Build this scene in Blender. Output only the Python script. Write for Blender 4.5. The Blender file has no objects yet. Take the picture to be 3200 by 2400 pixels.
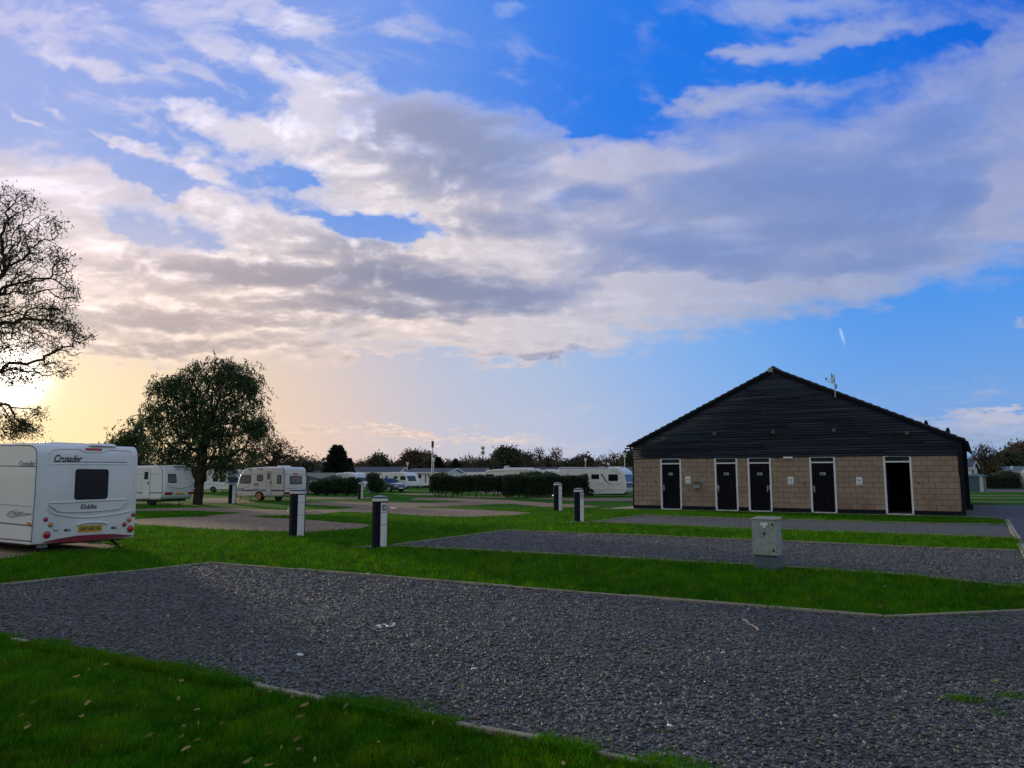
import bpy, math, random
import numpy as np
from mathutils import Vector, Matrix

# ------------------------------------------------------------------ camera
scn = bpy.context.scene
F = 2404.0 / 3200.0            # focal length over picture width
CAMH = 1.55
PITCH = math.atan(289.0 / 2404.0)
cam_d = bpy.data.cameras.new("camera")
cam = bpy.data.objects.new("camera", cam_d)
scn.collection.objects.link(cam)
cam_d.sensor_width = 36.0
cam_d.lens = 36.0 * F
cam_d.clip_start = 0.05
cam_d.clip_end = 5000
cam.location = (0, 0, CAMH)
cam.rotation_euler = (math.radians(90) + PITCH, 0, 0)
scn.camera = cam
scn.render.resolution_x, scn.render.resolution_y = 1024, 768
scn.view_settings.view_transform = 'Standard'
scn.view_settings.look = 'None'
scn.view_settings.exposure = 0.0
scn.view_settings.gamma = 1.0
scn.cycles.max_bounces = 6
scn.cycles.transparent_max_bounces = 8

CP, SP = math.cos(PITCH), math.sin(PITCH)
def ray(px, py):
    """direction of a picture point (in 3200 x 2400 px)"""
    u = (px - 1600) / 2404.0; v = (1200 - py) / 2404.0
    return (u, CP - v * SP, SP + v * CP)
def lin(c):
    return tuple(((x / 255.) / 12.92 if x <= 10 else (((x / 255.) + .055) / 1.055) ** 2.4) for x in c)

# ------------------------------------------------------------------ sky colours (a function of the world direction)
SUN_AZ = math.radians(-33.5)     # from +Y towards -X
SUN_EL = math.radians(6.3)
SD = (math.sin(SUN_AZ) * math.cos(SUN_EL), math.cos(SUN_AZ) * math.cos(SUN_EL), math.sin(SUN_EL))
K2 = 3200 / 2212.0
_rs = np.random.RandomState(7)
_perm = _rs.permutation(1024)
_ga = _rs.rand(1024) * 2 * np.pi
_gx, _gy = np.cos(_ga).astype('f4'), np.sin(_ga).astype('f4')
def perlin(x, y, seed=0):
    xi = np.floor(x).astype('i4'); yi = np.floor(y).astype('i4')
    xf = (x - xi).astype('f4'); yf = (y - yi).astype('f4')
    u = xf * xf * xf * (xf * (xf * 6 - 15) + 10); v = yf * yf * yf * (yf * (yf * 6 - 15) + 10)
    def g(ax, ay, fx, fy):
        h = _perm[(_perm[(ax + seed * 131) & 1023] + ay) & 1023]
        return _gx[h] * fx + _gy[h] * fy
    a = g(xi, yi, xf, yf); b = g(xi + 1, yi, xf - 1, yf); c = g(xi, yi + 1, xf, yf - 1); d = g(xi + 1, yi + 1, xf - 1, yf - 1)
    return (a + u * (b - a)) * (1 - v) + (c + u * (d - c)) * v
def fbm(x, y, octv=5, rough=.5, seed=0, ridged=False):
    s = 0; a = 1.0; n = 0
    for i in range(octv):
        p = perlin(x, y, seed + i)
        if ridged: p = .5 - np.abs(p) * 2
        s = s + a * p; n += a; a *= rough
        x, y = x * 1.96 + 3.1 - y * .35, y * 1.96 + 7.7 + x * .35
    return s / n * 1.6
def sstep(x, lo, hi):
    t = np.clip((x - lo) / (hi - lo), 0, 1); return t * t * (3 - 2 * t)
def sdir(x, y):
    r = np.array(ray(x * K2, y * K2)); return r / np.linalg.norm(r)
A = lambda x, y, c, k=110: (sdir(x, y), k, c)
def _n(v): v = np.array(v, float); return v / np.linalg.norm(v)
BACK = [(_n(d), k, c) for d, k, c in [((-.9, -.1, .3), 9, (186, 188, 198)), ((.9, -.1, .3), 9, (140, 164, 200)), ((0, -.9, .35), 9, (186, 190, 200)),
        ((0, 0, 1), 9, (140, 160, 205)), ((-.6, -.6, .5), 9, (176, 182, 196)), ((.6, -.6, .5), 9, (164, 176, 198)), ((-.9, .35, .15), 14, (222, 200, 170))]]
BASE = [A(1330, 60, (2, 112, 230)), A(1330, 230, (4, 120, 236)), A(1750, 160, (2, 118, 236)), A(2150, 30, (2, 98, 218)), A(2100, 620, (0, 134, 242), 90), A(1950, 680, (10, 140, 243), 90),
    A(1700, 770, (76, 162, 248)), A(2150, 800, (100, 168, 236)), A(1320, 830, (130, 181, 238)), A(1650, 920, (160, 190, 222)),
    A(1150, 930, (204, 204, 214)), A(1300, 985, (218, 198, 195), 90), A(900, 860, (186, 200, 222)), A(860, 990, (242, 196, 172), 90), A(640, 900, (242, 203, 176)),
    A(640, 820, (226, 214, 206)), A(400, 900, (250, 219, 172)), A(180, 900, (255, 223, 156)), A(60, 880, (255, 228, 168), 90),
    A(230, 800, (250, 223, 184)), A(300, 640, (225, 205, 195)), A(1100, 800, (148, 186, 232)), A(1180, 20, (60, 130, 235)), A(1450, 720, (120, 178, 245)), A(1500, 850, (122, 178, 240)), A(1000, 880, (172, 198, 226)),
    A(60, 120, (165, 178, 238)), A(400, 180, (128, 156, 231)), A(230, 420, (150, 182, 240)), A(620, 400, (92, 152, 236)), A(860, 500, (82, 146, 236)), A(320, 500, (105, 160, 238)),
    A(700, 60, (140, 168, 236)), A(900, 170, (110, 152, 234)), A(1080, 120, (82, 142, 233)),
    A(2150, 930, (155, 178, 208)), A(1990, 960, (158, 180, 208)), A(1650, 480, (95, 135, 210))] + BACK
LIT = [A(150, 430, (246, 228, 226)), A(450, 250, (230, 226, 240)), A(800, 310, (226, 218, 224)), A(700, 480, (236, 224, 222)), A(250, 600, (236, 218, 214)),
    A(1000, 430, (224, 214, 218)), A(1350, 370, (198, 193, 208)), A(1700, 300, (148, 160, 200)), A(1900, 190, (182, 178, 210), 120), A(2190, 440, (176, 178, 206)), A(1700, 630, (174, 180, 204)),
    A(1100, 700, (214, 204, 208)), A(1330, 700, (200, 200, 214)), A(300, 780, (240, 212, 188)), A(700, 740, (228, 210, 200)), A(1800, 80, (132, 166, 232)), A(1550, 230, (165, 178, 228)), A(2200, 150, (116, 148, 215)), A(1900, 520, (138, 158, 200)), A(1500, 470, (165, 172, 200)),
    A(130, 60, (200, 200, 240)), A(600, 120, (208, 210, 242)), A(1100, 100, (125, 165, 240)), A(2120, 900, (190, 192, 212)), A(850, 950, (248, 216, 192)), A(1200, 560, (208, 204, 216)), A(180, 300, (218, 214, 242))] \
    + [(d, k, (200, 198, 200)) for d, k, c in BACK]
DARK = [A(500, 600, (160, 153, 166)), A(330, 690, (164, 155, 160)), A(980, 320, (148, 156, 186)), A(1000, 630, (136, 140, 164)), A(1500, 550, (120, 138, 188)), A(1950, 430, (104, 136, 202)),
    A(1640, 400, (122, 146, 200)), A(200, 420, (208, 198, 212)), A(300, 770, (192, 170, 160)), A(2100, 900, (148, 168, 200)), A(1280, 430, (108, 148, 220)), A(1850, 100, (84, 136, 228)), A(1850, 590, (132, 148, 190)), A(1250, 640, (148, 152, 178)), A(500, 200, (165, 180, 235))] \
    + [(d, k, (140, 145, 160)) for d, k, c in BACK]
DENS = [(1720, 450, 520, 165, -8, 1.9), (1400, 540, 330, 130, -5, 1.3), (1330, 370, 230, 60, 0, 1.3), (2060, 300, 330, 130, -32, 1.5),
        (2130, 440, 200, 110, -15, 1.2), (1720, 590, 280, 55, -3, 1.1), (1000, 530, 250, 70, 0, .7), (1180, 570, 260, 90, 8, 1.2),
        (900, 315, 300, 95, 2, 1.9), (430, 262, 200, 26, 12, 1.3), (640, 310, 190, 34, 14, 1.4), (960, 420, 270, 55, 6, 1.6), (700, 215, 120, 38, -20, 1.0), (570, 165, 110, 20, 20, .5),
        (780, 575, 380, 62, 7, 1.6), (420, 600, 260, 60, -3, 1.5), (900, 665, 400, 62, 6, 1.7), (400, 690, 300, 62, 0, 1.6), (150, 640, 150, 50, 0, .8),
        (1230, 690, 170, 30, 0, 1.2), (1150, 757, 130, 16, 0, 1.5), (1270, 742, 60, 10, -10, .9), (1440, 672, 110, 11, -3, 1.1), (1380, 690, 90, 18, -8, .8), (600, 760, 300, 26, 0, 1.0), (1080, 690, 200, 40, 4, .9),
        (130, 415, 210, 62, 16, 1.6), (90, 500, 190, 62, 8, 1.3), (230, 540, 110, 28, 0, .9), (470, 440, 170, 26, 10, 1.1), (600, 485, 170, 34, 12, 1.3), (180, 590, 170, 40, 0, 1.1), (120, 730, 250, 36, 0, .9),
        (440, 368, 90, 20, 16, 1.5), (300, 325, 70, 14, 18, 1.0), (210, 300, 60, 9, 18, .8), (75, 268, 60, 9, 24, 1.1), (130, 250, 50, 9, 18, .6), (210, 160, 90, 22, 20, 1.0), (110, 145, 90, 20, 15, .6), (345, 160, 34, 16, 20, .7), (250, 210, 70, 10, 25, .4),
        (600, 150, 90, 18, 28, .9), (470, 110, 80, 34, 25, .8), (520, 30, 240, 42, 10, .7), (110, 50, 220, 60, 10, .7), (690, 175, 80, 22, 30, .6), (880, 60, 120, 30, 10, .5), (1110, 130, 60, 30, -30, .4), (640, 55, 90, 20, 35, .6),
        (1820, 75, 250, 26, -10, 1.1), (1600, 100, 100, 15, -14, 1.0), (1700, 10, 280, 28, 0, 1.0), (2170, 130, 130, 50, -45, 1.0), (1640, 195, 200, 26, -10, 1.1), (1560, 225, 110, 24, 0, .9), (1130, 10, 50, 14, 0, .7), (1200, 235, 60, 30, 30, .35),
        (2130, 888, 100, 13, -3, 1.5), (2195, 893, 50, 18, 0, 1.0), (2120, 930, 170, 28, 0, 1.0), (2205, 690, 30, 7, -10, .8), (2130, 830, 140, 10, -5, .35), (2040, 950, 200, 20, 0, .5),
        (800, 935, 260, 8, 4, 1.25), (1090, 942, 100, 8, 2, 1.3), (720, 795, 50, 8, -5, .5), (1300, 880, 180, 10, -8, .3), (1250, 960, 260, 7, -3, .5), (700, 960, 260, 6, 2, .4), (840, 760, 130, 12, 0, .4),
        (850, 500, 95, 26, 8, -2.2), (740, 462, 95, 12, 4, -1.3), (300, 500, 75, 38, 25, -1.7), (430, 515, 60, 20, 0, -.8), (345, 400, 90, 12, 12, -1.2), (600, 382, 70, 14, 5, -1.5), (1320, 160, 150, 85, -15, -1.6), (1230, 300, 60, 18, -10, -.7), (1270, 422, 55, 14, -5, -.6), (1800, 125, 170, 16, -8, -1.0), (1400, 270, 90, 20, 10, -.5), (330, 250, 60, 40, 10, -.5), (150, 205, 200, 26, 6, -.6), (400, 400, 60, 14, 10, -.6), (230, 470, 60, 20, 20, -.5), (560, 370, 110, 10, 8, -.7), (420, 210, 120, 20, 0, -.6), (480, 535, 60, 12, 10, -.5), (960, 490, 50, 16, 20, -.8), (1000, 170, 160, 22, 0, -.7), (700, 110, 60, 16, 20, -.5), (1230, 250, 70, 30, 0, -.6), (2050, 80, 60, 16, -10, -.7), (1900, 700, 300, 30, -6, -.8), (900, 770, 120, 16, -4, -.6), (1250, 800, 200, 20, -4, -.6)]
SHADE = [(960, 290, 190, 62, 5, 1.2), (1060, 370, 160, 45, 0, 1.1), (560, 590, 320, 26, 3, 1.1), (900, 610, 250, 34, 6, 1.2), (330, 685, 260, 22, 3, 1.1), (760, 530, 130, 26, 8, .7), (760, 660, 240, 22, 3, .8),
         (1500, 550, 190, 50, 5, 1.1), (1640, 400, 220, 60, -8, .9), (1960, 430, 210, 80, -15, 1.2), (2010, 260, 170, 50, -25, .7), (1270, 430, 80, 22, -5, 1.0), (1130, 480, 140, 30, 0, .6), (300, 745, 260, 14, 0, .9), (1900, 570, 200, 28, -10, .7), (1100, 640, 180, 24, 3, .8), (1720, 500, 120, 30, 0, .5),
         (2110, 945, 160, 24, 0, 1.0), (1330, 600, 120, 24, 0, .5), (1180, 765, 120, 6, 0, .6), (160, 700, 150, 16, 0, .6), (1340, 350, 150, 34, 0, -.7), (1900, 185, 110, 26, -5, -.8), (2175, 430, 55, 80, 0, -.9), (1700, 620, 220, 22, -4, -.6), (700, 440, 200, 22, 5, -.6), (900, 520, 120, 20, 10, -.4), (620, 250, 120, 50, 0, -.6), (1000, 700, 200, 16, 3, -.5), (1450, 620, 120, 30, 0, -.4)]
WISP = [(150, 60, 300, 90, 8, .9), (500, 90, 260, 90, 20, .9), (330, 200, 330, 110, 15, .8), (120, 300, 220, 70, 12, .7), (420, 340, 260, 60, 14, .8), (830, 70, 220, 80, 10, .55), (1110, 130, 110, 70, -20, .6), (1120, 15, 80, 24, 0, .8),
        (1700, 30, 420, 60, -4, .75), (2150, 130, 160, 90, -40, .9), (1600, 190, 260, 50, -8, .7), (1360, 235, 120, 26, 0, .4), (640, 210, 130, 60, 10, .7), (480, 520, 160, 40, 5, .5), (1400, 690, 150, 26, -6, .6), (880, 755, 240, 30, 0, .5), (1330, 870, 260, 30, -6, .25), (1000, 945, 340, 22, 0, .45), (2060, 850, 240, 40, -6, .35)]
def PQ(x, y):
    r = ray(x * K2, y * K2); return r[0] / r[1], r[2] / r[1]
def _blobs(lst, x, y):
    S = np.zeros_like(x)
    for b in lst:
        X, Y, rx, ry, rot, s = b
        cx, cy = PQ(X, Y); x1, _ = PQ(X + rx, Y); _, y1 = PQ(X, Y - ry)
        a = math.radians(-rot); ca, sa = math.cos(a), math.sin(a)
        ux, uy = x - cx, y - cy
        e = ((ux * ca + uy * sa) / (x1 - cx)) ** 2 + ((-ux * sa + uy * ca) / (y1 - cy)) ** 2
        S += s * np.exp(-e * 1.1)
    return S
def _rbf(an, X, Y, Z):
    acc = [0, 0, 0]; w0 = 1e-12
    for d, k, c in an:
        w = np.exp(k * (X * d[0] + Y * d[1] + Z * d[2] - 1)); l = lin(c)
        for i in range(3): acc[i] = acc[i] + w * l[i]
        w0 = w0 + w
    return np.stack([a / w0 for a in acc], -1)
def sky_colour(X, Y, Z):
    """linear sky colour for unit directions X, Y, Z (float32 arrays, Z >= 0)"""
    base = _rbf(BASE, X, Y, Z)
    lit = _rbf(LIT, X, Y, Z); dark = _rbf(DARK, X, Y, Z)
    iz = 1 / (np.maximum(Z, 0) + .10)
    lx, ly = X * iz, Y * iz                                  # flat cloud layer
    iy = 1 / np.maximum(Y, .08)
    p, q = X * iy, Z * iy
    w1x = fbm(p * 3, q * 4.5, 3, .5, 11); w1y = fbm(p * 3, q * 4.5, 3, .5, 21)
    w2x = fbm(lx * 5, ly * 5, 4, .6, 31); w2y = fbm(lx * 5, ly * 5, 4, .6, 41)
    w3x = fbm(p * 18, q * 32, 5, .62, 81); w3y = fbm(p * 18, q * 32, 5, .62, 91)
    wx = p + .030 * w1x + .040 * w2x + .034 * w3x; wy = q + .016 * w1y + .022 * w2y + .016 * w3y
    S = _blobs(DENS, wx, wy)
    left = sstep(p, .15, -.25)                               # crisp dappled texture left, smooth right
    a1, a2 = p * .94 + q * .34, q * .94 - p * .34             # along / across the drawn-out streaks (down to the right)
    n1 = fbm(lx * 4.5 + w1x * .6, ly * 4.5 + w1y * .6, 6, .6, 51)
    n2 = fbm(p * 16 + w1x * 3, q * 30 + w1y * 2, 6, .62, 61)
    n3 = fbm(p * 44 + 2 * w2x, q * 85 - p * 14 + 2 * w2y, 4, .6, 71)
    up = sstep(q, .30, .5)
    streak = fbm((p * .93 - q * .36) * 9 + w1x * 1.2, (q * .93 + p * .36) * 26 + w1y * 1.5, 6, .6, 15)
    nn = n1 * .42 + n2 * (.30 + .30 * left) + n3 * (.07 + .16 * left) + streak * .35 * left
    d = S + nn * (.70 + .55 * np.clip(S, 0, 1)) * (.35 + .65 * sstep(S, .0, .5))
    dens = 1 - np.exp(-1.9 * np.maximum(d - .16, 0) ** 1.35)
    dens = np.clip(dens * 1.06, 0, 1)
    # loose wisps across the upper sky
    wn = streak * .75 + n2 * .35 + n1 * .45
    wmask = _blobs(WISP, p + .02 * w1x, q + .02 * w1y)
    wd = np.clip(wmask, 0, 1) * sstep(wn, -.02, .62)
    dens = 1 - (1 - dens) * (1 - .85 * wd)
    gen = sstep(fbm(lx * 1.4, ly * 1.4, 5, .55, 5), -.05, .45)
    fr = sstep(Y, .12, .3)
    dens = dens * fr + gen * (1 - fr)
    sx = p + .035 * w1x + .03 * w2x; sy = q + .022 * w1y + .016 * w2y
    SHv = _blobs(SHADE, sx, sy)
    # relief: the cloud's lower and sunward side is lit, the thick middle is grey
    nb = fbm((lx + .05) * 4.5 + w1x * .6, (ly - .08) * 4.5 + w1y * .6, 6, .6, 51)
    n2b = fbm(p * 16 + .22 + w1x * 3, q * 30 - .30 + w1y * 2, 6, .62, 61)
    rel = (n1 - nb) * .9 + (n2 - n2b) * (.35 + .35 * left)
    sh = 1 - np.exp(-2.1 * np.maximum(0, SHv * 1.15 * (1 + .5 * nn) + nn * .30 + rel * (.20 + .30 * left) - .03))
    sh = sh * sstep(dens, .2, .95)
    cloud = lit + (dark - lit) * sh[..., None]
    bright = np.clip(-rel - .02, 0, .6)[..., None] * (.20 + .40 * left[..., None]) * dens[..., None]
    cloud = cloud * (1 + bright)
    cloud = cloud * (1 + .06 * n2 * dens)[..., None]
    veil = .10 * left * sstep(fbm(p * 5, q * 14 - p * 3, 5, .6, 3), -.3, .6)
    o = np.clip(dens * .97 + veil, 0, 1)[..., None]
    col = base * (1 - o) + cloud * o
    # short aircraft trail
    x0, y0 = PQ(1814, 709); x1, y1 = PQ(1825, 746); L = math.hypot(x1 - x0, y1 - y0); ux, uy = (x1 - x0) / L, (y1 - y0) / L
    al = (p - x0) * ux + (q - y0) * uy; ac = -(p - x0) * uy + (q - y0) * ux
    t = sstep(np.abs(ac), .0026, .0002) * sstep(al, -.001, .003) * sstep(al, L + .004, L - .012) * (Y > .2)
    col = col + (np.array(lin((200, 230, 250))) - col) * (t * .62)[..., None]
    sdot = X * SD[0] + Y * SD[1] + Z * SD[2]
    g1 = np.exp(2800 * (sdot - 1)); g2 = np.exp(90 * (sdot - 1))
    col = col + g1[..., None] * np.array([4., 3.7, 3.4]) + g2[..., None] * np.array([.20, .165, .12])
    return col

# ------------------------------------------------------------------ sun
sd = Vector(SD)
sun_l = bpy.data.lights.new("sun", 'SUN')
sun_l.energy = 2.4
sun_l.angle = math.radians(3)
sun_l.color = (1.0, 0.80, 0.55)
sun_o = bpy.data.objects.new("sun", sun_l)
sun_o.rotation_euler = sd.to_track_quat('Z', 'Y').to_euler()
sun_o.location = (-60, 60, 30)
scn.collection.objects.link(sun_o)

# ------------------------------------------------------------------ world: computed cloud sky + Nishita sky
def equirect(w, h, u0, u1, v0, v1):
    us = (np.arange(u0, u1) + .5) / w; vs = (np.arange(v0, v1) + .5) / h
    az = (.5 - us) * 2 * np.pi; el = (vs - .5) * np.pi
    az, el = np.meshgrid(az.astype('f4'), el.astype('f4'))
    return np.cos(el) * np.cos(az), np.cos(el) * np.sin(az), np.sin(el)
EW, EH = 4096, 2048
lo = np.zeros((512, 1024, 3), 'f4')
lo[256:] = sky_colour(*equirect(1024, 512, 0, 1024, 256, 512))
lo[:256] = (.035, .04, .04)
eq = np.ones((EH, EW, 4), 'f4')
eq[..., :3] = lo.repeat(4, 0).repeat(4, 1)
fu0, fu1, fv0, fv1 = EW // 4 - 620, EW // 4 + 620, EH // 2, EH // 2 + 560
eq[fv0:fv1, fu0:fu1, :3] = sky_colour(*equirect(EW, EH, fu0, fu1, fv0, fv1))
sky_img = bpy.data.images.new("sky", EW, EH, alpha=False, float_buffer=True)
sky_img.colorspace_settings.name = 'Non-Color'
sky_img.pixels.foreach_set(eq.ravel())
sky_img.update()
del eq
world = bpy.data.worlds.new("World")
scn.world = world
world.use_nodes = True
NT = world.node_tree
NT.nodes.clear()
env = NT.nodes.new('ShaderNodeTexEnvironment'); env.image = sky_img
nsk = NT.nodes.new('ShaderNodeTexSky'); nsk.sky_type = 'NISHITA'
nsk.sun_disc = False; nsk.sun_elevation = SUN_EL; nsk.sun_rotation = SUN_AZ
s1 = NT.nodes.new('ShaderNodeVectorMath'); s1.operation = 'SCALE'; s1.inputs['Scale'].default_value = 9.8
s2 = NT.nodes.new('ShaderNodeVectorMath'); s2.operation = 'SCALE'; s2.inputs['Scale'].default_value = 0.015
s3 = NT.nodes.new('ShaderNodeVectorMath'); s3.operation = 'ADD'
bg = NT.nodes.new('ShaderNodeBackground'); bg.inputs[1].default_value = 0.1
wo = NT.nodes.new('ShaderNodeOutputWorld')
for a, b in ((env.outputs[0], s1.inputs[0]), (nsk.outputs[0], s2.inputs[0]), (s1.outputs[0], s3.inputs[0]), (s2.outputs[0], s3.inputs[1]), (s3.outputs[0], bg.inputs[0]), (bg.outputs[0], wo.inputs[0])):
    NT.links.new(a, b)
world.cycles.sampling_method = 'MANUAL'
world.cycles.sample_map_resolution = 1024
# ------------------------------------------------------------------ helpers
rnd = random.Random(5)
COL = scn.collection
def tag(o, label=None, category=None, group=None, kind=None):
    for k, v in (("label", label), ("category", category), ("group", group), ("kind", kind)):
        if v: o[k] = v
    return o
def ground(px, py, z=0.0):
    """ground point seen at a picture point (3200 x 2400 px)"""
    r = ray(px, py); t = (z - CAMH) / r[2]
    return Vector((r[0] * t, r[1] * t, z))
def at(px, py, Y):
    r = ray(px, py); t = Y / r[1]
    return Vector((r[0] * t, Y, CAMH + r[2] * t))
def empty(name, loc=(0, 0, 0), rz=0.0, **kw):
    o = bpy.data.objects.new(name, None); o.location = loc; o.rotation_euler = (0, 0, rz)
    o.empty_display_size = .3
    COL.objects.link(o); return tag(o, **kw)
def link(name, me, mats, parent=None, **kw):
    for m in (mats if isinstance(mats, (list, tuple)) else [mats]): me.materials.append(m)
    o = bpy.data.objects.new(name, me); COL.objects.link(o)
    if parent: o.parent = parent
    return tag(o, **kw)
class MB:
    def __init__(s): s.v = []; s.f = []; s.m = []
    def add(s, vs, fs, m=0):
        b = len(s.v); s.v += [tuple(p) for p in vs]; s.f += [tuple(b + i for i in f) for f in fs]; s.m += [m] * len(fs)
        return s
    def box(s, x0, x1, y0, y1, z0, z1, m=0):
        vs = [(x, y, z) for z in (z0, z1) for y in (y0, y1) for x in (x0, x1)]
        return s.add(vs, [(0, 2, 3, 1), (4, 5, 7, 6), (0, 1, 5, 4), (2, 6, 7, 3), (0, 4, 6, 2), (1, 3, 7, 5)], m)
    def prism(s, A, B, m=0, caps=True):
        """two matching rings of 3-D points joined into a solid"""
        n = len(A); vs = list(A) + list(B)
        fs = [(i, (i + 1) % n, n + (i + 1) % n, n + i) for i in range(n)]
        if caps: fs += [tuple(range(n))[::-1], tuple(range(n, 2 * n))]
        return s.add(vs, fs, m)
    def poly(s, pts, m=0): return s.add(pts, [tuple(range(len(pts)))], m)
    def tube(s, pts, rads, n=8, m=0, caps=True):
        pts = [Vector(p) for p in pts]
        if not isinstance(rads, (list, tuple)): rads = [rads] * len(pts)
        rings = []
        ref = None
        for i, p in enumerate(pts):
            d = (pts[min(i + 1, len(pts) - 1)] - pts[max(i - 1, 0)]).normalized()
            if ref is None: ref = Vector((0, 0, 1)) if abs(d.z) < .9 else Vector((1, 0, 0))
            a = d.cross(ref).normalized(); b = a.cross(d).normalized(); ref = b
            rings.append([p + (a * math.cos(t) + b * math.sin(t)) * rads[i] for t in [2 * math.pi * k / n for k in range(n)]])
        vs = [q for r in rings for q in r]
        fs = [(i * n + k, i * n + (k + 1) % n, (i + 1) * n + (k + 1) % n, (i + 1) * n + k) for i in range(len(pts) - 1) for k in range(n)]
        if caps: fs += [tuple(range(n))[::-1], tuple(range((len(pts) - 1) * n, len(pts) * n))]
        return s.add(vs, fs, m)
    def lathe(s, prof, n=16, c=(0, 0, 0), m=0, axis='z', ph=0.0):
        vs = []
        for r, z in prof:
            for k in range(n):
                t = 2 * math.pi * k / n + ph
                q = (r * math.cos(t), r * math.sin(t), z)
                if axis == 'y': q = (q[0], z, q[1])
                if axis == 'x': q = (z, q[0], q[1])
                vs.append((c[0] + q[0], c[1] + q[1], c[2] + q[2]))
        fs = [(i * n + k, i * n + (k + 1) % n, (i + 1) * n + (k + 1) % n, (i + 1) * n + k) for i in range(len(prof) - 1) for k in range(n)]
        fs += [tuple(range(n))[::-1], tuple(range((len(prof) - 1) * n, len(prof) * n))]
        return s.add(vs, fs, m)
    def build(s, name, mats, parent=None, bevel=0, seg=2, smooth=False, fix=True, **kw):
        me = bpy.data.meshes.new(name)
        me.from_pydata(s.v, [], s.f); me.update()
        if fix:
            import bmesh
            bm = bmesh.new(); bm.from_mesh(me); bmesh.ops.recalc_face_normals(bm, faces=bm.faces); bm.to_mesh(me); bm.free()
        o = link(name, me, mats, parent, **kw)
        if len(s.m) == len(me.polygons): me.polygons.foreach_set('material_index', s.m)
        if bevel:
            b = o.modifiers.new('bevel', 'BEVEL'); b.width = bevel; b.segments = seg; b.limit_method = 'ANGLE'; b.angle_limit = math.radians(35)
        if smooth:
            me.polygons.foreach_set('use_smooth', [True] * len(me.polygons))
            if not smooth == 'all':
                me.set_sharp_from_angle(angle=math.radians(40))
        return o
def rrect(a0, a1, b0, b1, r, n=4):
    r = min(r, (a1 - a0) / 2.01, (b1 - b0) / 2.01); out = []
    for cx, cy, t0 in ((a1 - r, b1 - r, 0), (a0 + r, b1 - r, 90), (a0 + r, b0 + r, 180), (a1 - r, b0 + r, 270)):
        for k in range(n + 1):
            t = math.radians(t0 + 90 * k / n); out.append((cx + r * math.cos(t), cy + r * math.sin(t)))
    return out
def fastmesh(name, V, Q, mats, tone=None, midx=None, parent=None, **kw):
    """V (n,3), Q (m,k) index array with equal-sized faces, or list of such arrays"""
    Qs = Q if isinstance(Q, list) else [Q]
    Qs = [q for q in Qs if len(q)]
    me = bpy.data.meshes.new(name)
    me.vertices.add(len(V)); me.vertices.foreach_set('co', np.ascontiguousarray(V, 'f4').ravel())
    tot = sum(q.size for q in Qs); nf = sum(len(q) for q in Qs)
    me.loops.add(tot); me.loops.foreach_set('vertex_index', np.concatenate([q.ravel() for q in Qs]).astype('i4'))
    sizes = np.concatenate([np.full(len(q), q.shape[1]) for q in Qs]).astype('i4')
    me.polygons.add(nf); me.polygons.foreach_set('loop_start', np.concatenate([[0], np.cumsum(sizes)[:-1]]).astype('i4'))
    me.update(calc_edges=True)
    if tone is not None:
        a = me.attributes.new('tone', 'FLOAT', 'POINT'); a.data.foreach_set('value', np.asarray(tone, 'f4'))
    o = link(name, me, mats, parent, **kw)
    if midx is not None: me.polygons.foreach_set('material_index', np.asarray(midx, 'i4'))
    return o
def frame_rot(x, y):
    return math.atan2(y, x)
class Plane2:
    """vertical plane through O along unit u; pick() gives the (distance along u, height) seen at a picture point"""
    def __init__(s, O, u): s.O = Vector((O[0], O[1])); s.u = Vector((u[0], u[1])).normalized()
    def pick(s, px, py):
        r = ray(px, py); n = Vector((-s.u.y, s.u.x))
        t = n.dot(s.O) / (n.x * r[0] + n.y * r[1])
        return (Vector((r[0] * t, r[1] * t)) - s.O).dot(s.u), CAMH + r[2] * t

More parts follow.
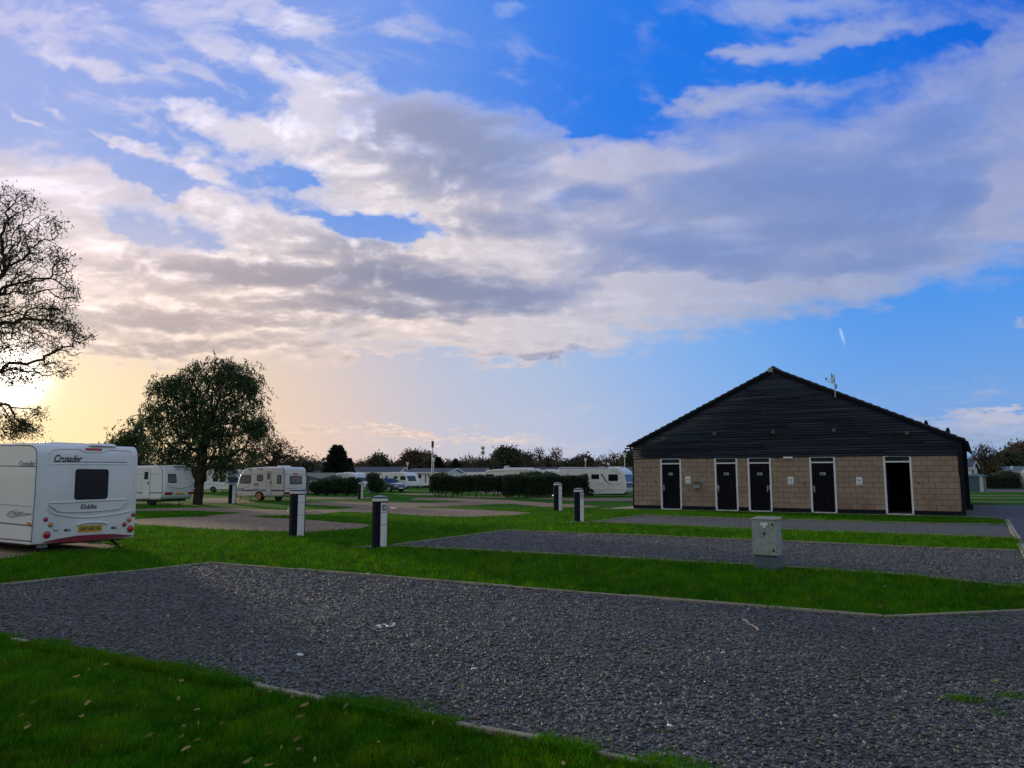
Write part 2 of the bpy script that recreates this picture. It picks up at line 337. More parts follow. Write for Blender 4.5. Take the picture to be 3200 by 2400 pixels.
# ------------------------------------------------------------------ materials
def mat(name, col=(.5, .5, .5), rough=.6, metal=0.0, spec=.5, fn=None, coat=0):
    m = bpy.data.materials.new(name); m.use_nodes = True
    b = m.node_tree.nodes['Principled BSDF']
    b.inputs['Base Color'].default_value = tuple(col) + (1,)
    b.inputs['Roughness'].default_value = rough; b.inputs['Metallic'].default_value = metal
    b.inputs['Specular IOR Level'].default_value = spec
    if coat: b.inputs['Coat Weight'].default_value = coat
    if fn: fn(NG(m.node_tree), b)
    return m
class NG:
    def __init__(s, nt): s.nt = nt
    def new(s, t, **kw):
        n = s.nt.nodes.new(t)
        for k, v in kw.items(): setattr(n, k, v)
        return n
    def put(s, sock, v):
        if isinstance(v, bpy.types.NodeSocket): s.nt.links.new(v, sock)
        else: sock.default_value = v
    def m(s, op, a, b=None, c=None, clamp=False):
        n = s.new('ShaderNodeMath', operation=op); n.use_clamp = clamp
        for i, q in enumerate((a, b, c)):
            if q is not None: s.put(n.inputs[i], q)
        return n.outputs[0]
    def noise(s, vec, scale, detail=4, rough=.5, dist=0, out='Fac'):
        n = s.new('ShaderNodeTexNoise')
        if vec is not None: s.put(n.inputs['Vector'], vec)
        n.inputs['Scale'].default_value = scale; n.inputs['Detail'].default_value = detail
        n.inputs['Roughness'].default_value = rough; n.inputs['Distortion'].default_value = dist
        return n.outputs[out]
    def mix(s, f, a, b, mode='MIX'):
        n = s.new('ShaderNodeMix', data_type='RGBA', blend_type=mode)
        s.put(n.inputs[0], f)
        for i, x in ((6, a), (7, b)):
            if isinstance(x, (tuple, list)): x = tuple(x)[:3] + (1,)
            s.put(n.inputs[i], x)
        return n.outputs[2]
    def rng(s, x, a, b, c=0.0, d=1.0, smooth=False):
        n = s.new('ShaderNodeMapRange', interpolation_type='SMOOTHSTEP' if smooth else 'LINEAR')
        s.put(n.inputs[0], x)
        for i, q in enumerate((a, b, c, d)): n.inputs[i + 1].default_value = q
        return n.outputs[0]
    def obj(s): return s.new('ShaderNodeTexCoord').outputs['Object']
    def pos(s): return s.new('ShaderNodeNewGeometry').outputs['Position']
    def scl(s, v, x, y, z):
        n = s.new('ShaderNodeMapping'); s.put(n.inputs[0], v); n.inputs['Scale'].default_value = (x, y, z); return n.outputs[0]
    def vor(s, vec, scale, feat='F1', out='Distance', rnd_=1.0):
        n = s.new('ShaderNodeTexVoronoi', feature=feat); s.put(n.inputs['Vector'], vec); n.inputs['Scale'].default_value = scale
        n.inputs['Randomness'].default_value = rnd_; return n.outputs[out]
    def bump(s, h, b, strength=.5, dist=.01):
        n = s.new('ShaderNodeBump'); n.inputs['Strength'].default_value = strength; n.inputs['Distance'].default_value = dist
        s.put(n.inputs['Height'], h); s.put(b.inputs['Normal'], n.outputs[0])
    def attr(s, name): return s.new('ShaderNodeAttribute', attribute_name=name).outputs['Fac']
    def bc(s, b, c): s.put(b.inputs['Base Color'], c)

def f_grass(g, b):
    p = g.pos()
    n1 = g.noise(p, .35, 5, .6); n2 = g.noise(p, 3.0, 5, .65); n3 = g.noise(p, 40, 3, .6)
    c = g.mix(g.rng(n1, .38, .62), (.016, .125, .002), (.042, .19, .003))
    c = g.mix(g.m('MULTIPLY', g.rng(n2, .50, .75), .6), c, (.11, .17, .012))
    c = g.mix(g.rng(n3, .35, .7), g.mix(.5, c, (.012, .05, .006)), c)
    g.bc(b, c)
    h = g.m('ADD', g.m('MULTIPLY', g.noise(p, 1.2, 4, .6), 3.0), g.m('ADD', n3, g.noise(p, 150, 3, .7)))
    g.bump(h, b, .9, .03)
def f_blade(g, b):
    t = g.attr('tone'); n1 = g.noise(g.pos(), .35, 5, .6); n2 = g.noise(g.pos(), 2.2, 4, .6)
    c = g.mix(g.rng(n1, .38, .62), (.024, .20, .002), (.085, .34, .003))
    n6 = g.noise(g.pos(), 6.0, 4, .7); c = g.mix(g.m('MULTIPLY', g.rng(n2, .46, .66), .8), c, (.17, .30, .005)); c = g.mix(g.m('MULTIPLY', g.rng(n6, .56, .72), .5), c, (.14, .13, .02))
    c = g.mix(g.rng(t, 0, 1), g.mix(.72, c, (.006, .045, .001)), g.mix(.3, c, (.16, .36, .008)))
    c = g.mix(g.rng(t, .975, .98), c, (.20, .16, .05))
    g.bc(b, c)
    b.inputs['Transmission Weight'].default_value = 0
    tr = g.new('ShaderNodeBsdfTranslucent'); g.put(tr.inputs[0], c)
    mx = g.new('ShaderNodeMixShader'); mx.inputs[0].default_value = .5
    out = g.nt.nodes['Material Output']
    g.nt.links.new(b.outputs[0], mx.inputs[1]); g.nt.links.new(tr.outputs[0], mx.inputs[2]); g.nt.links.new(mx.outputs[0], out.inputs[0])
def leafy(dark, light, warm=None, trans=.3):
    def fn(g, b):
        t = g.attr('tone')
        c = g.mix(t, dark, light)
        if warm: c = g.mix(g.rng(t, .86, .9), c, warm)
        g.bc(b, c)
        tr = g.new('ShaderNodeBsdfTranslucent'); g.put(tr.inputs[0], c)
        mx = g.new('ShaderNodeMixShader'); mx.inputs[0].default_value = trans
        out = g.nt.nodes['Material Output']
        g.nt.links.new(b.outputs[0], mx.inputs[1]); g.nt.links.new(tr.outputs[0], mx.inputs[2]); g.nt.links.new(mx.outputs[0], out.inputs[0])
    return fn
def gravelly(c0, c1, c2, sc, bd, white=.985, mossy=None):
    def fn(g, b):
        p = g.pos()
        vcol = g.vor(p, sc, out='Color'); vd = g.vor(p, sc)
        sep = g.new('ShaderNodeSeparateColor'); g.put(sep.inputs[0], vcol)
        c = g.mix(sep.outputs[0], c0, c1)
        c = g.mix(g.rng(sep.outputs[1], .8, 1.0), c, c2)
        c = g.mix(g.rng(sep.outputs[2], white, white + .002), c, (.42, .40, .38))
        c = g.mix(g.rng(vd, .35, .75), c, g.mix(.65, c, (.01, .01, .012)))
        n = g.noise(p, .45, 4, .6)
        c = g.mix(g.m('MULTIPLY', g.rng(n, .45, .7), .35), c, g.mix(.5, c, (.02, .02, .02)))
        if mossy:
            n2 = g.noise(p, 1.1, 6, .7)
            c = g.mix(g.m('MULTIPLY', g.rng(n2, .60, .68, smooth=True), mossy), c, (.05, .085, .02))
        g.bc(b, c)
        g.bump(g.m('SUBTRACT', 1.0, vd), b, 1.0, bd)
    return fn
def f_stone(g, b):
    t = g.attr('tone')
    c = g.mix(g.rng(t, 0, .9), (.024, .027, .026), (.215, .226, .216))
    c = g.mix(g.rng(t, .9, .955), c, (.16, .13, .115))
    c = g.mix(g.rng(t, .9955, .997), c, (.60, .58, .55))
    n3 = g.noise(g.pos(), .7, 5, .65); c = g.mix(g.m('MULTIPLY', g.rng(n3, .45, .62), .6), c, g.mix(.6, c, (.03, .033, .032))); n5 = g.noise(g.pos(), .33, 4, .6); c = g.mix(g.m('MULTIPLY', g.rng(n5, .52, .64), .35), c, (.11, .085, .065))
    n4 = g.noise(g.pos(), 1.6, 5, .7); c = g.mix(g.m('MULTIPLY', g.rng(n4, .60, .70), .55), c, (.055, .065, .03))
    n = g.noise(g.pos(), 90, 3, .6)
    g.bc(b, g.mix(g.rng(n, .3, .7), g.mix(.4, c, (.02, .02, .02)), c))
def dirty(col, amt=.25, dcol=(.10, .10, .08), sc=3.0, z0=None):
    def fn(g, b):
        o = g.obj()
        n = g.noise(g.scl(o, 1, 1, .35), sc, 6, .65)
        c = g.mix(g.m('MULTIPLY', g.rng(n, .48, .78), amt), col, dcol)
        n2 = g.noise(o, 60, 2, .5)
        c = g.mix(g.m('MULTIPLY', g.rng(n2, .3, .7), .08), c, dcol)
        g.bc(b, c)
    return fn
def f_block(ax):
    def fn(g, b):
        o = g.obj(); s = g.new('ShaderNodeSeparateXYZ'); g.put(s.inputs[0], o)
        cm = g.new('ShaderNodeCombineXYZ'); g.put(cm.inputs[0], s.outputs[0 if ax == 'x' else 1]); g.put(cm.inputs[1], g.m('SUBTRACT', s.outputs[2], .18))
        br = g.new('ShaderNodeTexBrick'); g.put(br.inputs['Vector'], cm.outputs[0])
        br.inputs['Scale'].default_value = 1; br.inputs['Brick Width'].default_value = .45; br.inputs['Row Height'].default_value = .225
        br.inputs['Mortar Size'].default_value = .012; br.inputs['Mortar Smooth'].default_value = .2; br.inputs['Bias'].default_value = 0
        br.inputs['Color1'].default_value = (.40, .305, .22, 1); br.inputs['Color2'].default_value = (.345, .262, .19, 1); br.inputs['Mortar'].default_value = (.15, .115, .085, 1)
        n = g.noise(o, 1.3, 5, .6); n2 = g.noise(o, 70, 4, .7)
        c = g.mix(g.m('MULTIPLY', g.rng(n, .4, .75), .35), br.outputs[0], (.12, .10, .08))
        c = g.mix(g.m('MULTIPLY', g.rng(n2, .3, .7), .3), c, (.10, .08, .06))
        # rusty damp stain low on the wall
        z = s.outputs[2]; st = g.m('MULTIPLY', g.rng(g.noise(o, .9, 4, .6), .47, .6), g.rng(z, 1.1, .3))
        c = g.mix(g.m('MULTIPLY', st, .45), c, (.17, .085, .055))
        g.bc(b, c); g.bump(g.m('ADD', g.m('MULTIPLY', g.m('SUBTRACT', 1.0, br.outputs['Fac']), 1.0), g.m('MULTIPLY', n2, .35)), b, .6, .006)
    return fn
def f_clad(g, b):
    o = g.obj(); n = g.noise(g.scl(o, .5, 1, 9), 2.2, 6, .7); n2 = g.noise(g.scl(o, 1.2, 1, 30), 5, 4, .7)
    t = g.attr('tone')
    c = g.mix(t, (.014, .021, .036), (.040, .060, .095))
    c = g.mix(g.m('MULTIPLY', g.rng(n, .55, .8), .5), c, (.075, .10, .13))
    c = g.mix(g.rng(n2, .40, .7), g.mix(.5, c, (.008, .008, .01)), c)
    g.bc(b, c); g.bump(g.m('ADD', n, n2), b, .5, .01)
def f_asph(g, b):
    p = g.pos(); n = g.noise(p, 60, 4, .7); n2 = g.noise(p, .6, 4, .6)
    c = g.mix(g.rng(n2, .35, .7), (.055, .052, .060), (.080, .076, .084)); c = g.mix(g.rng(n, .3, .7), g.mix(.3, c, (.02, .02, .02)), c)
    g.bc(b, c); g.bump(n, b, .5, .006)
def f_bark(g, b):
    o = g.obj(); n = g.noise(g.scl(o, 4, 4, .8), 5, 6, .7)
    g.bc(b, g.mix(g.rng(n, .35, .7), (.022, .017, .012), (.085, .065, .045))); g.bump(n, b, 1.0, .05)
def f_leafground(g, b):
    t = g.attr('tone'); g.bc(b, g.mix(t, (.10, .06, .015), (.30, .25, .06)))
def f_cab(g, b):
    o = g.obj(); n = g.noise(o, 9, 6, .72); n2 = g.noise(o, 45, 5, .7)
    c = g.mix(g.rng(n, .42, .62), (.36, .40, .38), (.26, .30, .28)); c = g.mix(g.rng(n2, .52, .62), c, (.10, .11, .09)); g.bc(b, c)
M = {}
M['grass'] = mat('grass', rough=.95, fn=f_grass, spec=.04)
M['blade'] = mat('grass blade', rough=.7, fn=f_blade, spec=.06)
M['slate'] = mat('slate gravel', rough=.85, fn=gravelly((.052, .059, .059), (.19, .205, .20), (.20, .18, .16), 30, .022, .996, .35), spec=.3)
M['pink'] = mat('pink gravel', rough=.9, fn=gravelly((.20, .14, .085), (.46, .35, .225), (.29, .23, .15), 22, .02, .985, .5), spec=.2)
M['stone'] = mat('slate chips', rough=.62, fn=f_stone, spec=.4)
M['asphalt'] = mat('asphalt', rough=.85, fn=f_asph)
M['concrete'] = mat('concrete', rough=.9, fn=dirty((.33, .30, .26), .6, (.10, .09, .06), 5))
M['kerb'] = mat('kerb', rough=.85, fn=dirty((.30, .27, .19), .8, (.07, .075, .04), 2.5))
M['block'] = mat('block wall', rough=.95, fn=f_block('x'), spec=.2)
M['block_side'] = mat('block side wall', rough=.95, fn=f_block('y'), spec=.2)
M['clad'] = mat('dark cladding', rough=.7, fn=f_clad, spec=.3)
M['plinth'] = mat('plinth', rough=.8, spec=.1, fn=dirty((.009, .011, .020), .4, (.03, .03, .035), 4))
M['tile'] = mat('roof tile', rough=.85, fn=dirty((.035, .032, .032), .5, (.07, .065, .05), 6))
M['white_frame'] = mat('white frame', rough=.35, fn=dirty((.72, .74, .76), .25, (.30, .30, .26), 3))
M['door'] = mat('door', rough=.5, spec=.07, fn=dirty((.006, .006, .009), .4, (.03, .03, .04), 5))
M['black'] = mat('black plastic', (.007, .008, .012), .5, spec=.15)
M['navy'] = mat('bollard body', (.006, .010, .024), .55, spec=.1)
M['white'] = mat('white plastic', rough=.45, fn=dirty((.72, .72, .70), .35, (.25, .28, .18), 4))
M['van'] = mat('caravan panel', rough=.3, fn=dirty((.76, .77, .76), .28, (.34, .36, .33), 1.6), coat=.2)
M['van_cream'] = mat('cream panel', rough=.35, fn=dirty((.74, .70, .66), .3, (.36, .33, .28), 1.8), coat=.15)
M['van_grey'] = mat('grey panel', rough=.4, fn=dirty((.55, .55, .52), .3, (.30, .30, .26), 1.8), coat=.1)
M['glass'] = mat('dark glass', (.008, .011, .014), .2, spec=.22)
M['glass_blue'] = mat('blue glass', (.02, .045, .085), .15, spec=.45)
M['glass_mauve'] = mat('curtained glass', rough=.25, fn=dirty((.14, .115, .115), .6, (.30, .26, .26), 3))
M['rubber'] = mat('rubber', (.012, .012, .013), .75)
M['tyre'] = mat('tyre', (.014, .014, .015), .9)
M['rim'] = mat('rim', (.35, .36, .38), .4, metal=.6)
M['chassis'] = mat('chassis', (.02, .02, .022), .7)
M['red'] = mat('red lens', (.42, .012, .015), .22, coat=.5)
M['amber'] = mat('amber lens', (.65, .16, .03), .25, coat=.5)
M['clear'] = mat('clear lens', (.6, .64, .68), .12, coat=.8)
M['bumper'] = mat('red trim', (.20, .012, .028), .5)
M['line'] = mat('dark graphite line', (.03, .035, .045), .5)
M['blue'] = mat('blue stripe', (.025, .055, .16), .4)
M['grey'] = mat('grey trim', (.25, .27, .29), .5)
M['plate'] = mat('number plate', (.62, .40, .05), .4)
M['steel'] = mat('steel', (.45, .47, .50), .35, metal=.9)
M['galv'] = mat('galvanised', (.30, .32, .33), .5, metal=.5)
M['cab'] = mat('cabinet paint', rough=.8, fn=f_cab)
M['cab_base'] = mat('cabinet plinth', rough=.8, fn=dirty((.085, .125, .15), .4, (.05, .06, .06), 6))
M['sign'] = mat('white sign', (.72, .76, .80), .5)
M['bark'] = mat('bark', rough=.95, fn=f_bark, spec=.1)
M['twig'] = mat('twig', (.05, .04, .034), .9, spec=.1)
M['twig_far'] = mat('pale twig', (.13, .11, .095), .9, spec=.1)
M['litter'] = mat('fallen leaf', rough=.8, fn=f_leafground)
M['leaf_willow'] = mat('willow leaf', rough=.6, fn=leafy((.016, .040, .012), (.060, .115, .028), (.12, .13, .03)))
M['leaf_curl'] = mat('curly willow leaf', rough=.6, fn=leafy((.03, .035, .015), (.09, .10, .03), (.16, .10, .04)))
M['leaf_conifer'] = mat('conifer', rough=.8, fn=leafy((.006, .016, .010), (.022, .042, .020), None, .1))
M['leaf_hedge'] = mat('hedge leaf', rough=.6, fn=leafy((.006, .020, .009), (.030, .072, .020), None, .2))
M['leaf_brown'] = mat('brown foliage', rough=.8, fn=leafy((.055, .047, .032), (.15, .115, .065), (.20, .12, .06), .3))
M['leaf_dull'] = mat('dull green foliage', rough=.8, fn=leafy((.030, .040, .024), (.095, .105, .052), (.13, .11, .05), .3))
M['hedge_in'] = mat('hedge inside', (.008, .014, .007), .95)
M['roof_grey'] = mat('grey roof sheet', rough=.7, fn=dirty((.055, .062, .075), .3, (.10, .10, .10), 1))
M['roof_green'] = mat('green roof sheet', rough=.6, fn=dirty((.085, .13, .125), .3, (.12, .14, .12), 1))
M['awning'] = mat('grey cloth', rough=.8, fn=dirty((.16, .19, .22), .3, (.10, .11, .12), 1))
M['awning_top'] = mat('pale cloth', rough=.7, fn=dirty((.36, .38, .40), .3, (.22, .24, .25), 1))
M['shed'] = mat('shed sheet', rough=.55, fn=dirty((.045, .105, .135), .4, (.09, .11, .11), 1))
M['car'] = mat('dark car paint', (.010, .014, .022), .2, coat=.8)
M['water'] = mat('puddle', (.10, .10, .11), .04, spec=.9)
M['vent'] = mat('brown vent', (.085, .05, .035), .7)
M['bucket'] = mat('blue plastic', (.02, .20, .45), .4)
M['orange'] = mat('wooden disc', (.45, .21, .08), .7)
M['stick'] = mat('dry stick', (.42, .34, .24), .8)
# ------------------------------------------------------------------ ground
def px_poly(pts): return [ground(x, y).xy for x, y in pts]
def wobble(poly, step, amp, seed):
    """subdivide an outline and push it in and out a little"""
    r = random.Random(seed); out = []; n = len(poly)
    for i in range(n):
        a, b = poly[i], poly[(i + 1) % n]; L = (b - a).length; k = max(1, int(L / step)); nn = Vector((-(b - a).y, (b - a).x)) / max(L, 1e-6)
        for j in range(k):
            out.append(a.lerp(b, j / k) + nn * r.gauss(0, amp))
    return out
def sheet(name, poly, z, m, step=0, amp=0, seed=1, **kw):
    if step: poly = wobble(poly, step, amp, seed)
    import bmesh
    bm = bmesh.new(); vs = [bm.verts.new((p.x, p.y, z)) for p in poly]; f = bm.faces.new(vs)
    bm.normal_update()
    if f.normal.z < 0: f.normal_flip()
    bmesh.ops.triangulate(bm, faces=bm.faces)
    me = bpy.data.meshes.new(name); bm.to_mesh(me); bm.free()
    return link(name, me, m, **kw)
g0 = MB().add([(-2500, -200, 0), (2500, -200, 0), (2500, 4000, 0), (-2500, 4000, 0)], [(0, 1, 2, 3)]).build('ground', M['grass'], fix=False, kind='structure')

KERB1L = [(-500, 1904), (0, 1996), (400, 2072), (800, 2150), (1420, 2273), (1690, 2322), (2050, 2402), (2700, 2560)]
PAD1 = [(-500, 1886), (0, 1832), (660, 1762), (1600, 1838), (2400, 1903), (2760, 1932), (3200, 1912), (3900, 1884), (3900, 2560)] + KERB1L[::-1]
PAD2 = [(1220, 1706), (1590, 1659), (2300, 1688), (2450, 1694), (2900, 1714), (3190, 1722), (3250, 1838), (3200, 1836), (3100, 1828), (2830, 1797), (2450, 1772), (2300, 1763)]
PAD3 = [(1850, 1631), (2010, 1612), (2300, 1621), (2900, 1637), (3152, 1640), (3172, 1682), (2900, 1671), (2450, 1656), (2300, 1650)]
polys = {'pad1': px_poly(PAD1), 'pad2': px_poly(PAD2), 'pad3': px_poly(PAD3)}
sheet('gravel_pitch', polys['pad1'], .006, M['slate'], .25, .015, 1, kind='structure')
sheet('gravel_pitch', polys['pad2'], .006, M['slate'], .3, .02, 2, kind='structure')
sheet('gravel_pitch', polys['pad3'], .006, M['slate'], .4, .03, 3, kind='structure')
PINK = [
    [(-500, 1760), (0, 1748), (150, 1726), (330, 1716), (372, 1708), (330, 1700), (150, 1690), (-500, 1690)],
    [(380, 1625), (560, 1616), (760, 1613), (1000, 1628), (1165, 1641), (1130, 1652), (960, 1664), (820, 1661), (650, 1654), (430, 1640)],
    [(380, 1592), (640, 1585), (900, 1594), (1060, 1592), (1120, 1585), (960, 1577), (955, 1570), (1050, 1568), (1340, 1572), (1400, 1576), (1290, 1586), (1500, 1593), (1668, 1603), (1600, 1611), (1480, 1616), (1340, 1614), (1180, 1603), (1060, 1600), (1000, 1608), (860, 1612), (700, 1616), (640, 1612), (760, 1604), (620, 1597), (430, 1598)],
    [(1180, 1574), (1290, 1574), (1460, 1567), (1280, 1562), (1300, 1556), (1440, 1556), (1600, 1563), (1700, 1571), (1880, 1583), (1850, 1586), (1700, 1584), (1600, 1574), (1480, 1578), (1350, 1584)],
    [(620, 1557), (740, 1556), (800, 1571), (640, 1571)],
    [(955, 1553), (1120, 1553), (1200, 1556), (1100, 1560), (955, 1559)],
    [(1640, 1556), (1980, 1556), (1990, 1566), (1800, 1566)],
    [(1210, 1543), (1345, 1541), (1420, 1545), (1300, 1547)], [(1420, 1551), (1640, 1552), (1600, 1556), (1460, 1555)]]
for i, pl in enumerate(PINK):
    P = px_poly(pl); polys['pink%d' % i] = P
    sheet('gravel_track', P, .005 + .001 * (i % 3), M['pink'], .7, .06 if i else .03, 10 + i, kind='structure')
sheet('road', px_poly([(3084, 1578), (3110, 1600), (3146, 1625), (3182, 1690), (3260, 1830), (3700, 2500), (5500, 2500), (5500, 1578)]), .004, M['asphalt'], kind='structure')
sheet('path', px_poly([(3010, 1614), (3012, 1578), (3084, 1578), (3108, 1598), (3144, 1624)]), .007, M['slate'], .5, .04, 5, kind='structure')
sheet('path', px_poly([(1865, 1591), (1978, 1582), (1986, 1592)]), .007, M['concrete'], .6, .04, 6, kind='structure')
sheet('path', px_poly([(3030, 1538), (3400, 1538), (3400, 1528), (3080, 1528)]), .007, M['asphalt'], kind='structure')
def ellipse_px(x, y, rx, ry, n=22, seed=1):
    r = random.Random(seed); k = [1 + .25 * math.sin(3 * t / n * 2 * math.pi + seed) + r.uniform(-.1, .1) for t in range(n)]
    return px_poly([(x + rx * k[i] * math.cos(2 * math.pi * i / n), y + ry * k[i] * math.sin(2 * math.pi * i / n)) for i in range(n)])
sheet('water', ellipse_px(1230, 1588, 15, 1.6, seed=2), .012, M['water'], kind='structure')
sheet('water', ellipse_px(985, 1601, 22, 1.3, seed=5), .012, M['water'], kind='structure')
sheet('water', ellipse_px(960, 1604, 8, 1.0, seed=8), .012, M['water'], kind='structure')

def kerb_run(pts, w=.05, h=.035, seed=1, jit=.006):
    mb = MB(); r = random.Random(seed)
    P = [ground(x, y) for x, y in pts]
    for a, b in zip(P, P[1:]):
        L = (b - a).length; d = (b - a) / L; n = Vector((-d.y, d.x, 0)); k = max(1, round(L / 1.8))
        for j in range(k):
            p = a + d * (L * j / k + .008); q = a + d * (L * (j + 1) / k - .008); o1, o2 = r.gauss(0, jit), r.gauss(0, jit); z = h + r.uniform(-.008, .006)
            A = [p + n * (o1 - w / 2), p + n * (o1 + w / 2), q + n * (o2 + w / 2), q + n * (o2 - w / 2)]
            mb.prism([(v.x, v.y, -.05) for v in A], [(v.x, v.y, z) for v in A])
    return mb.build('kerb', M['kerb'], bevel=.006, seg=1, kind='structure')
kerb_run([(-500, 1884), (0, 1831), (660, 1761)], seed=1)
kerb_run([(660, 1761), (1600, 1837), (2400, 1902), (2760, 1931), (3200, 1911), (3600, 1893)], seed=2)
kerb_run(KERB1L, .05, .028, 3, .012)
kerb_run([(1220, 1706), (1590, 1658), (2300, 1687), (2900, 1713), (3180, 1721)], seed=4)
kerb_run([(1220, 1707), (2300, 1764), (2450, 1773), (2830, 1798), (3100, 1829), (3230, 1840)], seed=5)
kerb_run([(1850, 1632), (2010, 1611), (2300, 1620), (2900, 1636), (3150, 1639)], seed=6)
kerb_run([(1850, 1632), (2300, 1651), (2900, 1672), (3170, 1683)], seed=7)
kerb_run([(3146, 1626), (3180, 1686)], .14, .04, 8); kerb_run([(3190, 1703), (3240, 1795)], .14, .04, 9)
for y in (1549, 1557, 1570): kerb_run([(3024, y), (3420, y + 1)], .35, .05, y, .02)

# ---- helper: which polygon holds a point
def inside(P, x, y):
    c = np.zeros(len(x), bool); n = len(P)
    for i in range(n):
        x1, y1 = P[i]; x2, y2 = P[(i + 1) % n]
        k = ((y1 > y) != (y2 > y)) & (x < (x2 - x1) * (y - y1) / (y2 - y1 + 1e-12) + x1); c ^= k
    return c
def in_pads(x, y):
    c = np.zeros(len(x), bool)
    for P in polys.values(): c |= inside(P, x, y)
    return c
R_ = np.random.RandomState(3)
def scatter(nmax_per_m2, d0, power, dmin, dmax, halfw=.82):
    """random ground points whose density falls off with distance from where people stand"""
    bands = np.geomspace(dmin, dmax, 24); xs, ys = [], []
    for a, b in zip(bands, bands[1:]):
        d = (a + b) / 2; rho = nmax_per_m2 * min(1, (d0 / d) ** power); w = halfw * b
        n = int(rho * (b - a) * 2 * w); xs.append(R_.uniform(-w, w, n)); ys.append(R_.uniform(a, b, n))
    x, y = np.concatenate(xs), np.concatenate(ys)
    k = np.abs(x) < halfw * y + .6
    return x[k], y[k]

# ---- loose slate chips on the nearest pitches
x, y = scatter(1600, 6.0, 1.85, 3.4, 24)
k = inside(polys['pad1'], x, y) | inside(polys['pad2'], x, y); x, y = x[k], y[k]; n = len(x)
print('stones', n)
sx = (.0075 + .014 * R_.rand(n) ** 1.6) * np.clip(y / 9, 1, 1.25); sy = sx * R_.uniform(.5, 1, n); sz = sx * R_.uniform(.28, .6, n)
base = np.array([(-1, -.6, -.4), (.9, -.8, -.5), (1, .7, -.4), (-.8, .8, -.5), (-.6, -.5, .7), (.7, -.4, .5), (.5, .5, .8), (-.5, .4, .4)])
V = base[None] * (1 + R_.uniform(-.3, .3, (n, 8, 1))) * np.stack([sx, sy, sz], 1)[:, None, :]
a = R_.uniform(0, 6.28, n); t1 = R_.normal(0, .25, n); t2 = R_.normal(0, .25, n)
ca, sa = np.cos(a)[:, None], np.sin(a)[:, None]
z = V[:, :, 2] + V[:, :, 0] * t1[:, None] + V[:, :, 1] * t2[:, None]
W = np.stack([V[:, :, 0] * ca - V[:, :, 1] * sa + x[:, None], V[:, :, 0] * sa + V[:, :, 1] * ca + y[:, None], z + (.008 + sz * .55)[:, None]], 2)
q = np.array([(0, 3, 2, 1), (4, 5, 6, 7), (0, 1, 5, 4), (1, 2, 6, 5), (2, 3, 7, 6), (3, 0, 4, 7)])
Q = (q[None] + (np.arange(n) * 8)[:, None, None]).reshape(-1, 4)
fastmesh('gravel', W.reshape(-1, 3), Q, M['stone'], tone=np.repeat(R_.uniform(0, 1, n), 8), label='loose blue grey slate chips covering the pitches', category='gravel', kind='stuff')

# ---- grass blades
def blades(name, x, y, hgt, wid, lean, tone, bend=True, **kw):
    n = len(x); a = R_.uniform(0, 6.28, n); h = hgt; l = lean * h
    dxl, dyl = np.cos(a) * l, np.sin(a) * l; b = R_.uniform(0, 6.28, n); wx, wy = np.cos(b) * wid / 2, np.sin(b) * wid / 2
    z0 = np.full(n, -.005)
    p = [np.stack([x - wx, y - wy, z0], 1), np.stack([x + wx, y + wy, z0], 1),
         np.stack([x + wx * .8 + dxl * .35, y + wy * .8 + dyl * .35, h * .6], 1), np.stack([x - wx * .8 + dxl * .35, y - wy * .8 + dyl * .35, h * .6], 1), np.stack([x + dxl, y + dyl, h * (1 - .25 * lean)], 1)]
    V = np.stack(p, 1).reshape(-1, 3); i = np.arange(n) * 5
    Q = [np.stack([i, i + 1, i + 2, i + 3], 1), np.stack([i + 3, i + 2, i + 4], 1)]
    return fastmesh(name, V, Q, M['blade'], tone=np.repeat(tone, 5), **kw)
x, y = scatter(7500, 4.6, 2.1, 3.3, 38)
k = ~in_pads(x, y)
# no lawn on road, path or under the building
rd = px_poly([(3010, 1612), (3146, 1625), (3182, 1690), (3260, 1830), (3700, 2500), (5500, 2500), (5500, 1578), (3020, 1578)])
k &= ~inside(rd, x, y)
b0 = ground(1983, 1590).xy; b1 = ground(3004, 1613.5).xy
bu = (b1 - b0).normalized(); bw = Vector((-bu.y, bu.x))
if bw.y < 0: bw = -bw
k &= ~(((x - b0.x) * bw.x + (y - b0.y) * bw.y) > -.35) | (x < b0.x - 1)
x, y = x[k], y[k]; n = len(x); print('blades', n)
sc = np.clip(y / 7, 1, 3.2)
pch = np.clip(fbm(x * 2.2, y * 2.2, 4, .6, 7) * 1.6, -1, 1); pc2 = np.clip(fbm(x * 5.5 + 9, y * 5.5, 3, .6, 17) * 1.8, -1, 1)
hg = R_.uniform(.028, .062, n) * (1 + .45 * pch + .45 * pc2) * np.clip(sc, 1, 1.5)
blades('grass', x, y, hg, R_.uniform(.003, .006, n) * sc, R_.uniform(.1, 1.1, n), np.where(R_.rand(n) < .97, np.clip(R_.uniform(0, .5, n) + .16 + .50 * pch + .34 * pc2, 0, .96), 1.0), label='short green lawn grass between the gravel pitches', category='grass', kind='stuff')
